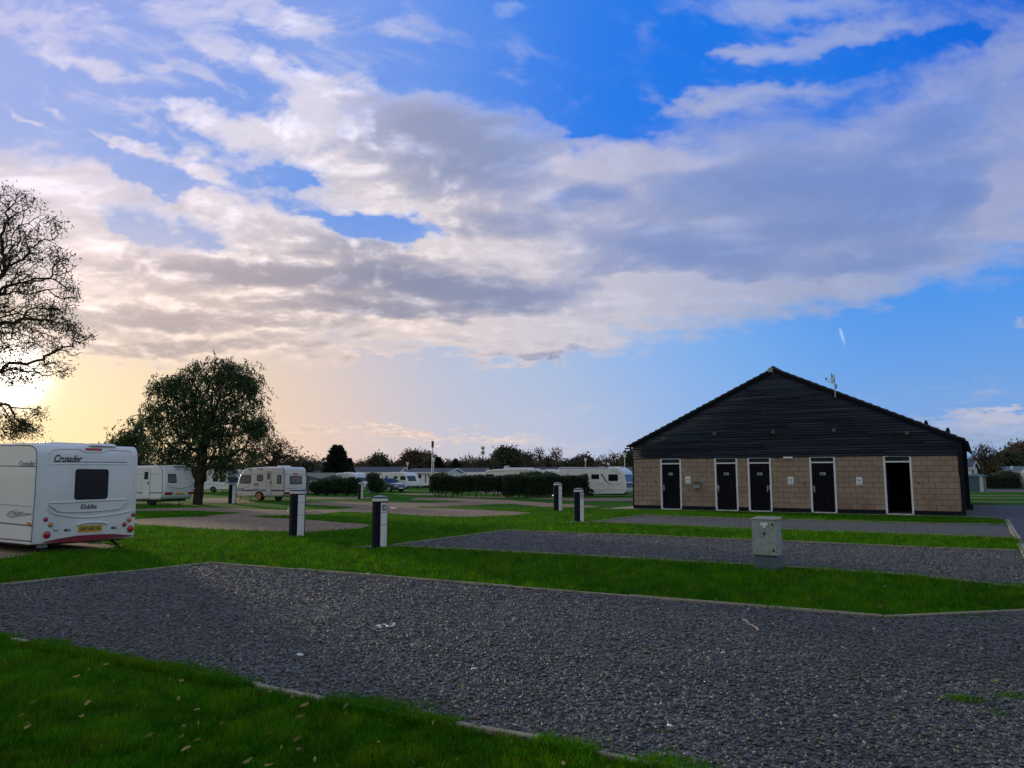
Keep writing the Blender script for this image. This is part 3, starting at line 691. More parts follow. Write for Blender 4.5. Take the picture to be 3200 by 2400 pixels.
# tufts creeping over the near kerb and weeds in the gravel
xs, ys, hh = [], [], []
K = [ground(*p).xy for p in KERB1L]
for a, b, p0, p1 in zip(K, K[1:], KERB1L, KERB1L[1:]):
    L = (b - a).length; nseg = int(L * 2600)
    for _ in range(nseg):
        t = rnd.random(); pxx = p0[0] + (p1[0] - p0[0]) * t
        vis = any(u0 < pxx < u1 for u0, u1 in ((35, 110), (790, 1050), (1430, 1690), (1880, 2000)))
        m = 0.07 * (1 + math.sin(pxx * .013) + .6 * math.sin(pxx * .05) + .4 * math.sin(pxx * .17))
        d = (b - a) / L; nn = Vector((-d.y, d.x))
        if nn.y < 0: nn = -nn
        if vis: continue
        p = a.lerp(b, t) + nn * (rnd.uniform(-.11, .03) if rnd.random() < .65 else rnd.uniform(-.08, .04 + max(0, m))); xs.append(p.x); ys.append(p.y); hh.append(rnd.uniform(.04, .085))
def tuft(px, py, r, n, h=.05):
    c = ground(px, py)
    for _ in range(n): xs.append(c.x + rnd.gauss(0, r)); ys.append(c.y + rnd.gauss(0, r * .6)); hh.append(rnd.uniform(.3, 1) * h)
for a in ((3010, 2190, .07, 420, .05), (3040, 2196, .06, 260, .04), (3150, 2180, .09, 260, .05), (350, 2050, .15, 500, .035), (560, 2085, .12, 400, .05), (620, 2105, .10, 300, .05), (1240, 2215, .14, 700, .06), (1150, 2195, .10, 400, .05), (1330, 2245, .08, 300, .04), (1800, 2330, .14, 400, .04), (3120, 2235, .04, 90, .04), (2780, 2245, .03, 60, .03), (2900, 2180, .2, 90, .03),
          (2060, 2290, .03, 50, .03), (2080, 2390, .10, 500, .05), (2170, 2400, .10, 300, .04), (680, 2060, .05, 60, .03), (380, 2060, .12, 160, .03), (3050, 1930, .18, 400, .04), (3150, 1832, .25, 500, .06), (3090, 1826, .25, 300, .05), (2790, 1930, .15, 260, .05)):
    tuft(*a)
xs, ys, hh = map(np.array, (xs, ys, hh)); n = len(xs)
blades('grass', xs, ys, hh, R_.uniform(.003, .006, n), R_.uniform(.2, 1.2, n), R_.uniform(0, .97, n), label='grass tufts creeping over the kerb and growing through the slate', category='grass', kind='stuff')

# ---- fallen willow leaves on the near lawn, and a few bits on the gravel
x, y = scatter(13, 6, 1.6, 3.4, 16)
k = ~in_pads(x, y) | (R_.rand(len(x)) < .02); x, y = x[k], y[k]; n = len(x)
L = R_.uniform(.010, .030, n); w = L * R_.uniform(.22, .5, n); a = R_.uniform(0, 6.28, n); cu = R_.uniform(-.12, .12, n); z = R_.uniform(.03, .05, n) * np.where(in_pads(x, y), .7, 1)
st = [(-1, 0), (-.4, .8), (.3, .9), (1, 0)]
P = []
for s_, wd in st:
    for sg in (-1, 1):
        u_ = s_ * L; v_ = sg * wd * w + cu * L * (s_ * s_ - .5); P.append(np.stack([x + u_ * np.cos(a) - v_ * np.sin(a), y + u_ * np.sin(a) + v_ * np.cos(a), z + .006 * s_ + sg * .005 + R_.normal(0, .003, n)], 1))
V = np.stack(P, 1).reshape(-1, 3); i = np.arange(n)[:, None] * 8
Q = np.concatenate([i + np.array([[j, j + 2, j + 3, j + 1]]) for j in (0, 2, 4)])
fastmesh('fallen_leaves', V, Q, M['litter'], tone=np.repeat(R_.uniform(0, 1, n), 8), label='yellow and brown willow leaves lying on the lawn', category='leaves', kind='stuff')
st_ = MB(); a = ground(2322, 1948); b = ground(2342, 1960); st_.tube([a + Vector((0, 0, .04)), (a + b) / 2 + Vector((0, .01, .05)), b + Vector((0, 0, .035))], [.008, .007, .005], 6)
a2 = ground(2352, 1964); b2 = ground(2372, 1978); st_.tube([b + Vector((0, 0, .03)), a2 + Vector((0, 0, .035)), b2 + Vector((0, 0, .03))], [.005, .006, .009], 6)
st_.build('stick', M['stick'], label='pale dry stick lying on the slate gravel below the lawn island', category='stick')

for i_, (sx_, sy_, r_) in enumerate(((1186, 1962, .02), (1203, 1960, .02), (1212, 1966, .024), (1190, 1968, .016), (1228, 1963, .022), (1232, 1957, .02), (1180, 1963, .016), (936, 2056, .028), (2093, 2282, .024), (1482, 2100, .022), (1150, 1798, .03))):
    p_ = ground(sx_, sy_); m_ = MB()
    m_.lathe([(r_ * .5, .0), (r_, r_ * .4), (r_ * .8, r_ * .8), (r_ * .2, r_)], 6, (0, 0, 0)); o_ = m_.build('white_stone', M['white'], None)
    o_.location = (p_.x, p_.y, .018); o_.rotation_euler = (.3, .2, i_); o_.scale = (1.3, .8, .8)
    tag(o_, 'white pebble lying among the dark slate chips', 'stone', 'white pebbles on the slate')
# ------------------------------------------------------------------ text and plates on a plane
class Face:
    """maps (a, b, out) on a flat face of a thing to its local coordinates"""
    def __init__(s, fn, rot): s.fn = fn; s.rot = rot
    def plate(s, mb, a0, a1, b0, b1, r=.0, o0=0.0, o1=.01, n=4, m=0):
        pts = rrect(a0, a1, b0, b1, r, n) if r > 0 else [(a1, b1), (a0, b1), (a0, b0), (a1, b0)]
        mb.prism([s.fn(a, b, o0) for a, b in pts], [s.fn(a, b, o1) for a, b in pts], m); return mb
    def line(s, mb, pts, w, o=.004, m=0):
        for (a0, b0), (a1, b1) in zip(pts, pts[1:]):
            d = Vector((a1 - a0, b1 - b0)); L = d.length; d /= max(L, 1e-6); n = Vector((-d.y, d.x)) * w / 2
            q = [(a0 + n.x, b0 + n.y), (a1 + n.x, b1 + n.y), (a1 - n.x, b1 - n.y), (a0 - n.x, b0 - n.y)]
            mb.prism([s.fn(a, b, -.002) for a, b in q], [s.fn(a, b, o) for a, b in q], m)
        return mb
def text_part(name, txt, parent, face, a, b, size, m, out=.006, shear=0.0, width=None, bold=0.0, **kw):
    c = bpy.data.curves.new('txt', 'FONT'); c.body = txt; c.size = size; c.extrude = .002; c.shear = shear; c.offset = bold
    c.align_x = 'CENTER'; c.align_y = 'CENTER'
    t = bpy.data.objects.new('txt', c); COL.objects.link(t)
    bpy.context.view_layer.update()
    me = bpy.data.meshes.new_from_object(t.evaluated_get(bpy.context.evaluated_depsgraph_get()))
    bpy.data.objects.remove(t); bpy.data.curves.remove(c)
    if width:
        xs = [v.co.x for v in me.vertices]; k = width / (max(xs) - min(xs))
        for v in me.vertices: v.co.x *= k
    me.materials.clear()
    o = link(name, me, m, parent, **kw)
    o.location = face.fn(a, b, out); o.rotation_euler = face.rot
    return o
FRONT = Face(lambda a, b, o: (a, -o, b), (math.radians(90), 0, 0))

# ------------------------------------------------------------------ the toilet block
BO, BU = b0, bu
BR = (b1 - b0).length
bplane = Plane2(BO, BU)
bz = math.atan2(BU.y, BU.x)
bld = empty('amenity_block', (BO.x, BO.y, 0), bz, label='tan block building with a dark boarded gable and five doors', category='building')
BD = 19.0
ZC = 2.42
apex = bplane.pick(2418, 1154); eL = bplane.pick(1974, 1392); eR = bplane.pick(2995, 1368)
print('building width', BR, 'apex', apex, 'eaves', eL, eR)
ZE = (eL[1] + eR[1]) / 2
doors = []
for (l, r, yb, yt, ym) in ((2066, 2131.8, 1591, 1433, 1452), (2237, 2309, 1595, 1431, 1449), (2341, 2415, 1599, 1430, 1448), (2536, 2617.7, 1603, 1427, 1446), (2769, 2858, 1607.5, 1423.5, 1445)):
    a0, _ = bplane.pick(l, yb); a1, _ = bplane.pick(r, yb); doors.append((a0, a1))
print(doors)
ZT, ZM = 2.40, 2.12
def wall_piece(mb, x0, x1, z0, z1): mb.box(x0, x1, 0, .3, z0, z1)
w = MB(); pl = MB(); px0 = 0
for a0, a1 in doors + [(BR, None)]:
    wall_piece(w, px0, a0, .18, ZC)
    pl.box(px0 + (.0 if px0 else -.03), a0 + (0 if a1 else .03), -.03, .27, 0, .179)
    px0 = a1
w.build('wall', M['block'], bld)
ws = MB().box(0, .3, .302, BD, .18, ZC).box(BR - .3, BR, .302, BD, .18, ZC).box(0.302, BR - .302, BD - .3, BD, .18, ZC)
ws.build('wall', M['block_side'], bld)
pl.box(-.03, .27, .272, BD + .03, 0, .179).box(BR - .27, BR + .03, .272, BD + .03, 0, .179)
pl.build('plinth', M['plinth'], bld)
MB().box(.31, BR - .31, .28, BD - .31, 0.0, .03).build('inner_floor', M['concrete'], bld)
MB().box(doors[4][0] - 2, doors[4][1] + 1.6, 3.2, 3.3, .03, ZC).box(doors[4][1] + .6, doors[4][1] + .7, .31, 3.19, .03, ZC).box(doors[4][0] - 1.2, doors[4][0] - 1.1, .31, 3.19, .03, ZC).build('inner_wall', M['plinth'], bld)
# gable boards
def roof_z(x):
    if x < apex[0]: return ZE + (apex[1] - ZE) * (x - eL[0]) / (apex[0] - eL[0])
    return ZE + (apex[1] - ZE) * (eR[0] - x) / (eR[0] - apex[0])
def roof_x(z):
    k = (z - ZE) / (apex[1] - ZE)
    if k <= 0: return -.02, BR + .02
    return eL[0] + (apex[0] - eL[0]) * k, eR[0] - (eR[0] - apex[0]) * k
cv, cf, ct = [], [], []
z = ZC - .03; rb = random.Random(9)
while z < apex[1] - .18:
    h = .115; z1 = z + h
    xa, xb = roof_x(z1 + .02); xa2, xb2 = roof_x(z + .0)
    xa = max(xa, -.02); xb = min(xb, BR + .02)
    xs_ = [xa]; 
    while xs_[-1] < xb - 3: xs_.append(xs_[-1] + rb.uniform(1.6, 4.2))
    if len(xs_) > 1 and xb - xs_[-1] < .6: xs_.pop()
    xs_.append(xb)
    for i, (p, q_) in enumerate(zip(xs_, xs_[1:])):
        j0 = rb.gauss(0, .008); j1 = j0 + rb.gauss(0, .007); ob, ot = .038 + rb.uniform(-.008, .010), .02
        p0 = max(xa2, -.02) if i == 0 else p + .003; q0 = min(xb2, BR + .02) if i == len(xs_) - 2 else q_ - .003
        p_, qq = p + (.003 if i else 0), q_ - (.003 if i < len(xs_) - 2 else 0)
        B = len(cv)
        cv += [(p0, -ob, z + j0), (q0, -ob, z + j1), (q0, .0, z + j1), (p0, .0, z + j0), (p_, -ot, z1 + j0 + .012), (qq, -ot, z1 + j1 + .012), (qq, .0, z1 + j1 + .012), (p_, .0, z1 + j0 + .012)]
        cf += [(B, B + 1, B + 5, B + 4), (B + 3, B + 2, B + 1, B), (B + 1, B + 2, B + 6, B + 5), (B + 3, B, B + 4, B + 7), (B + 4, B + 5, B + 6, B + 7), (B + 2, B + 3, B + 7, B + 6)]
        ct += [rb.random()] * 8
    z = z1
fastmesh('cladding', np.array(cv), np.array(cf), M['clad'], tone=ct, parent=bld)
gb = MB(); gp = [(0, ZC + .001), (BR, ZC + .001), (BR, ZE), (apex[0], apex[1] - .12), (0, ZE)]
gb.prism([(a, .003, b) for a, b in gp], [(a, .28, b) for a, b in gp]); gb.prism([(a, BD - .28, b) for a, b in gp], [(a, BD - .01, b) for a, b in gp])
gb.box(.0, .28, .281, BD - .281, ZC + .001, ZE - .05).box(BR - .28, BR, .281, BD - .281, ZC + .001, ZE - .05)
gb.build('gable_wall', M['plinth'], bld)
MB().box(-.02, -.001, .05, BD, ZC - .05, ZE).box(BR + .001, BR + .03, .05, BD, ZC - .25, ZE - .02).build('side_cladding', M['clad'], bld)
# roof: overlapping courses, their ends make the stepped verge
rf = MB(); OV = .14
for side in (0, 1):
    A = Vector((apex[0], apex[1] + .0)); E = Vector((-.25, 0)) if side == 0 else Vector((BR + .28, 0)); E.y = roof_z(eL[0] - .2) if side == 0 else roof_z(eR[0] + .2)
    E.x = eL[0] - .2 if side == 0 else eR[0] + .2
    n = 24; d = (A - E) / n; dn = d.normalized(); nr = Vector((-dn.y, dn.x)) if side == 0 else Vector((dn.y, -dn.x))
    for i in range(n):
        a = E + d * i; b = E + d * (i + 1) + dn * .03
        t0, t1 = .085, .045
        pts = [a + nr * .0, a + nr * t0, b + nr * t1, b + nr * .0]
        y0 = -OV + rb.uniform(-.012, .012)
        rf.prism([(p.x, y0, p.y) for p in pts], [(p.x, BD + .14, p.y) for p in pts])
rf.build('roof', M['tile'], bld)
mb = MB(); mb.tube([(apex[0], -OV - .02, apex[1] + .05), (apex[0], BD + .15, apex[1] + .05)], .09, 10); mb.build('ridge_tile', M['tile'], bld)
# barge boards under the verge
bb = MB()
for (e, a) in (((eL[0] - .05, ZE - .14), (apex[0], apex[1] - .12)), ((eR[0] + .05, ZE - .14), (apex[0], apex[1] - .12))):
    bb.prism([(e[0], -.10, e[1]), (e[0], -.10, e[1] + .13), (a[0], -.10, a[1] + .13), (a[0], -.10, a[1])], [(e[0], -.051, e[1]), (e[0], -.051, e[1] + .13), (a[0], -.051, a[1] + .13), (a[0], -.051, a[1])])
bb.build('barge_board', M['plinth'], bld)
zg = roof_z(eL[0] - .2)
for gx in (eL[0] - .27, eR[0] + .27):
    gm = MB(); pts = [(gx + .06 * math.cos(t), zg - .03 + .06 * math.sin(t)) for t in [math.pi + math.pi * k / 8 for k in range(9)]]
    gm.prism([(a, -.12, b) for a, b in pts], [(a, BD, b) for a, b in pts]); gm.build('gutter', M['black'], bld)
dp = MB().tube([(-.2, .12, zg - .08), (-.08, .12, zg - .35), (-.08, .12, .1)], .04, 8); dp.build('downpipe', M['black'], bld)
MB().box(BR + .035, BR + .17, -.03, .12, .0, ZE - .02).build('corner_post', M['black'], bld)
MB().box(BR + .035, BR + .26, 6.9, 7.4, .0, ZE - .1).box(BR + .02, BR + .36, 6.8, 7.5, 0, .25).build('pier', M['plinth'], bld)
MB().box(BR + .035, BR + .08, .7, 4.6, ZC - .8, ZC - .27).build('side_board', M['clad'], bld)
# two stub vents on the right slope
for pxv, pyv in ((2892, 1327), (2961, 1350)):
    s_, z_ = bplane.pick(pxv, pyv); MB().lathe([(.075, -.25), (.075, .1), (.055, .12), (.05, .18)], 10, (s_, .5, z_ + .02)).build('vent_pipe', M['black'], bld)
# brown extract vents and dark grilles in the boards
for pxv, pyv in ((2076, 1371), (2235, 1355), (2417, 1350), (2607, 1344), (2835, 1353), (2793, 1355)):
    a, b = bplane.pick(pxv, pyv); s_ = .15 if pxv != 2793 else .10
    v = MB(); v.prism([(a - s_ / 2, -.055, b - s_ / 2), (a + s_ / 2, -.055, b - s_ / 2), (a + s_ / 2, -.055, b + s_ / 2), (a - s_ / 2, -.055, b + s_ / 2)],
                      [(a - s_ / 2, -.17, b - s_ / 2), (a + s_ / 2, -.17, b - s_ / 2), (a + s_ / 2, -.10, b + s_ / 2), (a - s_ / 2, -.10, b + s_ / 2)])
    v.build('vent_cowl', M['vent'] if pxv != 2793 else M['black'], bld, bevel=.008)
for pxv, pyv in ((2210, 1434), (2430, 1431), (2049, 1505), (2515, 1508), (2871, 1510)):
    a, b = bplane.pick(pxv, pyv); MB().lathe([(.03, 0), (.035, -.03), (.02, -.055)], 10, (a, 0, b), axis='y').build('wall_fitting', M['vent'], bld)
# doors
def arm(mb, x, z0, z1, o=.07):
    mb.tube([(x, .03, z0), (x, .03 - o, z0 + .03), (x, .03 - o, z1 - .03), (x, .03, z1)], .016, 8)
DY = .06
for i, (a0, a1) in enumerate(doors):
    fw = .075
    fr = MB().box(a0, a0 + fw, -.012, .12, 0.02, ZT).box(a1 - fw, a1, -.012, .12, .02, ZT).box(a0 + fw, a1 - fw, -.012, .12, ZT - .045, ZT).box(a0 + fw, a1 - fw, -.008, .115, ZM, ZM + .06).box(a0 + fw, a1 - fw, -.03, .16, .0, .045)
    f_ = fr.build('door_frame', M['white_frame'], bld, bevel=.006)
    MB().box(a0 + fw + .005, a1 - fw - .005, .03, .045, ZM + .062, ZT - .047).build('fanlight', M['glass'], f_)
    if i == 4:
        # this one stands open: leaf folded back inside
        MB().box(a0 + fw + .01, a0 + fw + .055, .13, 1.0, .06, ZM - .01).build('door', M['door'], bld, bevel=.004, label='black door standing open inward')
        continue
    x0, x1 = a0 + fw + .006, a1 - fw - .006; W_ = x1 - x0
    d = MB().box(x0, x1, DY, DY + .045, .05, ZM - .006)
    # raised mouldings of a six-panel door
    for zz0, zz1 in ((.22, .80), (.98, 1.58), (1.70, 1.92)):
        for c in (0, 1):
            p0 = x0 + W_ * (.13 + .42 * c); p1 = p0 + W_ * .32
            d.box(p0, p1, DY - .012, DY - .0005, zz1 - .02, zz1).box(p0, p1, DY - .012, DY - .0005, zz0, zz0 + .02).box(p0, p0 + .02, DY - .012, DY - .0005, zz0 + .021, zz1 - .021).box(p1 - .02, p1, DY - .012, DY - .0005, zz0 + .021, zz1 - .021)
            d.box(p0 + .05, p1 - .05, DY - .008, DY - .0005, zz0 + .05, zz1 - .05)
    dd = d.build('door', M['door'], bld, bevel=.003, seg=1)
    sw = .22 if i else .19; mid = (x0 + x1) / 2 + (.0 if i else -.02)
    MB().box(mid - sw / 2, mid + sw / 2, DY - .02, DY - .013, 1.61, 1.72).build('door_sign', M['sign'], dd)
    MB().box(mid - sw / 2 + .012, mid + sw / 2 - .012, DY - .024, DY - .0205, 1.622, 1.708).build('sign_face', M['line'], dd)
    if i in (1, 2, 3):
        MB().lathe([(.012, -.003), (.012, 0)], 8, (mid + .06, DY - .0235, 1.688), axis='y').box(mid + .05, mid + .07, DY - .0275, DY - .0245, 1.64, 1.675).box(mid - .08, mid + .01, DY - .0275, DY - .0245, 1.66, 1.672).build('sign_symbol', M['sign'], dd)
    else:
        MB().box(mid - .07, mid + .07, DY - .0275, DY - .0245, 1.652, 1.676).build('sign_symbol', M['sign'], dd)
    if i in (1, 2):
        hx = x0 + .10 if i == 1 else x1 - .10
        h = MB(); arm(h, hx, .84, 1.17, .075); h.build('door_handle', M['steel'], dd)
        px_ = x0 + .035 if i == 1 else x1 - .035
        MB().box(px_ - .022, px_ + .022, DY - .014, DY - .001, .98, 1.16).build('lock_plate', M['steel'], dd)
    else:
        px_ = x0 + .065
        MB().box(px_ - .033, px_ + .033, DY - .014, DY - .001, .88, 1.16).build('push_plate', M['grey'], dd)
    for hz in (.35, 1.1, 1.9):
        xx = (a0 + fw) if i == 2 else (a1 - fw); MB().box(xx - .008, xx + .008, -.02, .0, hz, hz + .09).build('hinge', M['steel'], dd)
# concrete apron
MB().box(-.6, BR + .9, -.36, -.032, -.05, .012).build('apron', M['concrete'], bld)

def on_front(name, px, py, label, cat, group=None):
    a, b = bplane.pick(px, py); p = BO + BU * a
    t = empty(name, (p.x, p.y, b), bz, label=label, category=cat, group=group); return t
# notices
def notice(px, py, label):
    t = on_front('wall_notice', px, py, label, 'sign', 'white notices on the toilet block wall')
    MB().prism([FRONT.fn(a, b, .003) for a, b in rrect(-.12, .12, -.165, .165, .02)], [FRONT.fn(a, b, .015) for a, b in rrect(-.12, .12, -.165, .165, .02)]).build('board', M['sign'], t)
    k = MB(); FRONT.line(k, [(-.06, .06), (-.02, .01), (.05, .05)], .022, .018); FRONT.line(k, [(-.03, .05), (0, .0), (.03, .02)], .02, .019)
    k.build('tick_mark', M['line'], t)
    k = MB(); FRONT.plate(k, -.07, .07, -.11, -.085, 0, .014, .018); FRONT.plate(k, -.05, .05, -.135, -.125, 0, .014, .018); k.build('lettering', M['grey'], t)
notice(2150, 1500, 'white notice between the single black door and the small grey box'); notice(2471, 1502, 'white notice under the white wall lamp'); notice(2685, 1503, 'white notice left of the open doorway')
t = on_front('post_box', 2180, 1517, 'small grey metal box fixed to the block wall by the doors', 'box')
MB().box(-.135, .135, -.20, -.004, -.13, .10).build('box_body', M['grey'], t, bevel=.008)
MB().prism([(-.15, -.215, .101), (-.15, -.003, .101), (-.15, -.003, .15), (-.15, -.20, .125)], [(.15, -.215, .101), (.15, -.003, .101), (.15, -.003, .15), (.15, -.20, .125)]).build('lid', M['chassis'], t)
MB().box(-.09, .09, -.206, -.2005, .03, .06).build('slot', M['black'], t)
MB().tube([(-.06, -.02, -.13), (-.06, -.02, -.22)], .012, 6).build('conduit', M['grey'], t)
t = on_front('wall_lamp', 2463, 1431, 'long white bulkhead lamp under the boards above the notices', 'lamp')
MB().box(-.20, .20, -.055, -.06 + .001, -.045, .05).build('lamp_base', M['white'], t)
m_ = MB(); m_.prism([(-.19, -.056, -.042), (-.19, -.10, -.035), (-.19, -.11, .0), (-.19, -.10, .03), (-.19, -.056, .045)], [(.19, -.056, -.042), (.19, -.10, -.035), (.19, -.11, .0), (.19, -.10, .03), (.19, -.056, .045)]); m_.build('diffuser', M['sign'], t, bevel=.01)
# floodlight at the apex
t = on_front('flood_light', 2412, 1158, 'round pale floodlight on a bracket at the gable peak', 'lamp')
MB().tube([(.07, -.06, -.22), (.07, -.17, -.1), (.03, -.20, .0)], .018, 8).build('bracket', M['steel'], t)
MB().lathe([(.02, -.02), (.10, -.05), (.115, -.10), (.10, -.12), (.02, -.125)], 16, (-.02, -.12, 0), axis='y').build('lamp_head', M['grey'], t, smooth=True)
# dish
a, b = bplane.pick(2613, 1242); p = BO + BU * a
t = empty('dish_antenna', (p.x, p.y, b), bz, label='small white dish antenna on a pole above the right roof slope', category='antenna')
MB().tube([(0, -.20, 0), (0, -.20, .95)], .022, 8).tube([(0, -.05, .08), (0, -.2, .08)], .02, 6).tube([(0, -.05, .2), (0, -.2, .2)], .02, 6).build('pole', M['steel'], t)
prof = [(.002, .10), (.07, .085), (.14, .045), (.19, 0), (.205, -.01), (.19, .012), (.14, .057), (.07, .097), (.002, .112)]
dm = MB().lathe([(r, -z_) for r, z_ in prof], 20, (0, 0, 0), axis='x'); o = dm.build('dish', M['sign'], t, smooth=True); o.location = (-.10, -.20, .80); o.rotation_euler = (0, 0, .35); o.scale = (-1, 1, 1.15)
MB().tube([(-.04, -.2, .80), (0, -.2, .80)], .03, 8).build('mount', M['grey'], t)
MB().tube([(-.09, -.2, .62), (-.30, -.26, .70), (-.33, -.26, .80)], .012, 6).box(-.36, -.29, -.30, -.22, .76, .84).build('feed_arm', M['grey'], t)
MB().box(.03, .08, -.23, -.16, .36, .56).build('cable_box', M['grey'], t, bevel=.01)
# ------------------------------------------------------------------ touring caravans
class Van:
    """local frame: x to the right along the long side (0 = seen corner), y away along the end, z up.
    side face y = 0 looks along -y, end face x = 0 looks along +x"""
    def __init__(s, K, E, label, name='caravan', group='touring caravans on the pitches', cat='caravan', right=False):
        K = at(K[0], 1489, K[1]).xy if isinstance(K, tuple) else K
        E = at(E[0], 1489, E[1]).xy if isinstance(E, tuple) else E
        s.K = K; s.ey = (E - K).normalized(); s.W = (E - K).length
        s.ex = Vector((s.ey.y, -s.ey.x))
        s.sp = Plane2(K, s.ex); s.ep = Plane2(K, s.ey)
        s.root = empty(name, (K.x, K.y, 0), math.atan2(s.ex.y, s.ex.x), label=label, category=cat, group=group)
        s.prof = None
        s.side = Face(lambda a, b, o: (a, -o, b), (math.radians(90), 0, 0))
        s.end = Face(lambda a, b, o: (s.px(b) + o, a, b), (math.radians(90), 0, math.radians(90)))
    def px(s, z):
        """x of the front/rear outline at height z (rightmost crossing)"""
        best = None; P = s.prof; n = len(P)
        for i in range(n):
            (x1, z1), (x2, z2) = P[i], P[(i + 1) % n]
            if (z1 - z) * (z2 - z) <= 0 and z1 != z2:
                x = x1 + (x2 - x1) * (z - z1) / (z2 - z1)
                if best is None or x > best: best = x
        return best if best is not None else 0
    def body(s, pts, m, mz=None, bevel=.05, seg=3, rads=None):
        """pts: outline of the side in picture pixels or (x, z) tuples when mz"""
        P = pts if mz else [s.sp.pick(*p) for p in pts]
        if rads:
            out = []
            n = len(P)
            for i in range(n):
                r = rads[i] if isinstance(rads, list) else rads
                p0, p, p1 = Vector(P[i - 1]), Vector(P[i]), Vector(P[(i + 1) % n])
                a, b = (p0 - p), (p1 - p); r_ = min(r, a.length * .45, b.length * .45)
                if r_ < .01: out.append(tuple(p)); continue
                a = p + a.normalized() * r_; b = p + b.normalized() * r_
                for k in range(5):
                    t = k / 4; out.append(tuple((1 - t) ** 2 * a + 2 * t * (1 - t) * p + t * t * b))
            P = out
        s.prof = P
        mb = MB(); mb.prism([(x, 0, z) for x, z in P], [(x, s.W, z) for x, z in P])
        s.b = mb.build('body', m, s.root, bevel=bevel, seg=seg, smooth=True)
        return s.b
    def rect(s, plane, box):
        x0, y0, x1, y1 = box; ym = (y0 + y1) / 2; xm = (x0 + x1) / 2
        a0 = plane.pick(x0, ym)[0]; a1 = plane.pick(x1, ym)[0]; b1 = plane.pick(xm, y0)[1]; b0_ = plane.pick(xm, y1)[1]
        return a0, a1, b0_, b1
    def win(s, box, face='side', r=.07, m='glass', fr=.035, frm='rubber', name='window'):
        F = s.side if face == 'side' else s.end; pl = s.sp if face == 'side' else s.ep
        a0, a1, b0_, b1 = s.rect(pl, box) if box[0] > 50 or box[1] > 50 else box
        f = MB(); F.plate(f, a0, a1, b0_, b1, r, -.004, .014)
        fo = f.build(name, M[frm], s.root)
        p = MB(); F.plate(p, a0 + fr, a1 - fr, b0_ + fr, b1 - fr, max(r - fr, .01), .0145, .026)
        p.build('pane', M[m], fo, bevel=.006, seg=1)
        return fo
    def door(s, box, wbox=None, m='van', wm='glass'):
        a0, a1, b0_, b1 = s.rect(s.sp, box)
        f = MB(); s.side.plate(f, a0 - .02, a1 + .02, b0_ - .02, b1 + .02, .08, -.003, .005); fo = f.build('door', M['line'], s.root)
        p = MB(); s.side.plate(p, a0, a1, b0_, b1, .07, .0055, .014); p.build('door_panel', M[m], fo)
        if wbox:
            c0, c1, d0, d1 = s.rect(s.sp, wbox); q = MB(); s.side.plate(q, c0, c1, d0, d1, .05, .0145, .022); q.build('door_window', M['rubber'], fo)
            q = MB(); s.side.plate(q, c0 + .03, c1 - .03, d0 + .03, d1 - .03, .03, .0225, .028); q.build('pane', M[wm], fo)
            s.side.plate(MB(), c0, c1, d0, d1)
            q = MB(); q.box(c1 - .02, c1 + .06, -.04, -.0145, d0 - .25, d0 - .13); q.build('handle', M['black'], fo, bevel=.01)
        return fo
    def stripe(s, pts, w, m, face='side', name='stripe', pxs=True):
        F = s.side if face == 'side' else s.end; pl = s.sp if face == 'side' else s.ep
        P = [pl.pick(*p) for p in pts] if pxs else pts
        mb = MB()
        if face == 'end':
            Q = []
            for (a0, b0_), (a1, b1) in zip(P, P[1:]):
                for k in range(4): Q.append((a0 + (a1 - a0) * k / 4, b0_ + (b1 - b0_) * k / 4))
            Q.append(P[-1]); P = Q
        F.line(mb, P, w, .005); mb.build(name, M[m], s.root)
    def wheel(s, x, y=.06, r=.31, z=None, hub='rim'):
        z = r if z is None else z
        w = empty('wheel', (x, y, z)); w.parent = s.root
        MB().lathe([(r * .6, 0), (r * .96, .0), (r, .03), (r, .17), (r * .96, .20), (r * .6, .2)], 24, axis='y').build('tyre', M['tyre'], w, smooth=True)
        k = MB().lathe([(r * .62, .03), (r * .58, .012), (r * .2, -.004), (r * .06, -.02)], 20, axis='y')
        k.build('rim', M[hub], w, smooth=True)
        mb = MB()
        for i in range(8):
            t = 2 * math.pi * i / 8; mb.box(-.012, .012, -.001, .006, 0, .01)
        sp = MB()
        for i in range(8):
            t = 2 * math.pi * i / 8; c, s_ = math.cos(t), math.sin(t)
            sp.tube([(r * .22 * c, .0, r * .22 * s_), (r * .56 * c, .016, r * .56 * s_)], .018, 5)
        sp.build('hub_cap', M['chassis'], w)
        return w
    def arch(s, x, r=.40, m='van'):
        """pale wheel arch lip with the dark well"""
        mb = MB(); zb = min(z for _, z in s.prof)
        pts = [(x + r * math.cos(t), max(zb, .30) + (r * .8) * math.sin(t)) for t in [math.pi * k / 14 for k in range(15)]]
        mb.prism([(a, -.006, b) for a, b in pts], [(a, .02, b) for a, b in pts]); mb.build('wheel_arch', M['rubber'], s.root)
        mb = MB()
        for (a0, b0_), (a1, b1) in zip(pts, pts[1:]): mb.tube([(a0, -.01, b0_), (a1, -.01, b1)], .028, 6)
        mb.build('arch_lip', M[m], s.root)
    def under(s, x0, x1, z=.18, zt=None):
        zt = zt or (min(z for _, z in s.prof) + .03)
        MB().box(x0, x1, .12, s.W - .12, z, zt).build('chassis', M['chassis'], s.root)
    def leg(s, x, y, zt=.4, dx=.0):
        MB().tube([(x, y, zt), (x + dx, y, .03)], .022, 6).box(x + dx - .07, x + dx + .07, y - .07, y + .07, 0, .03).build('corner_steady', M['chassis'], s.root)
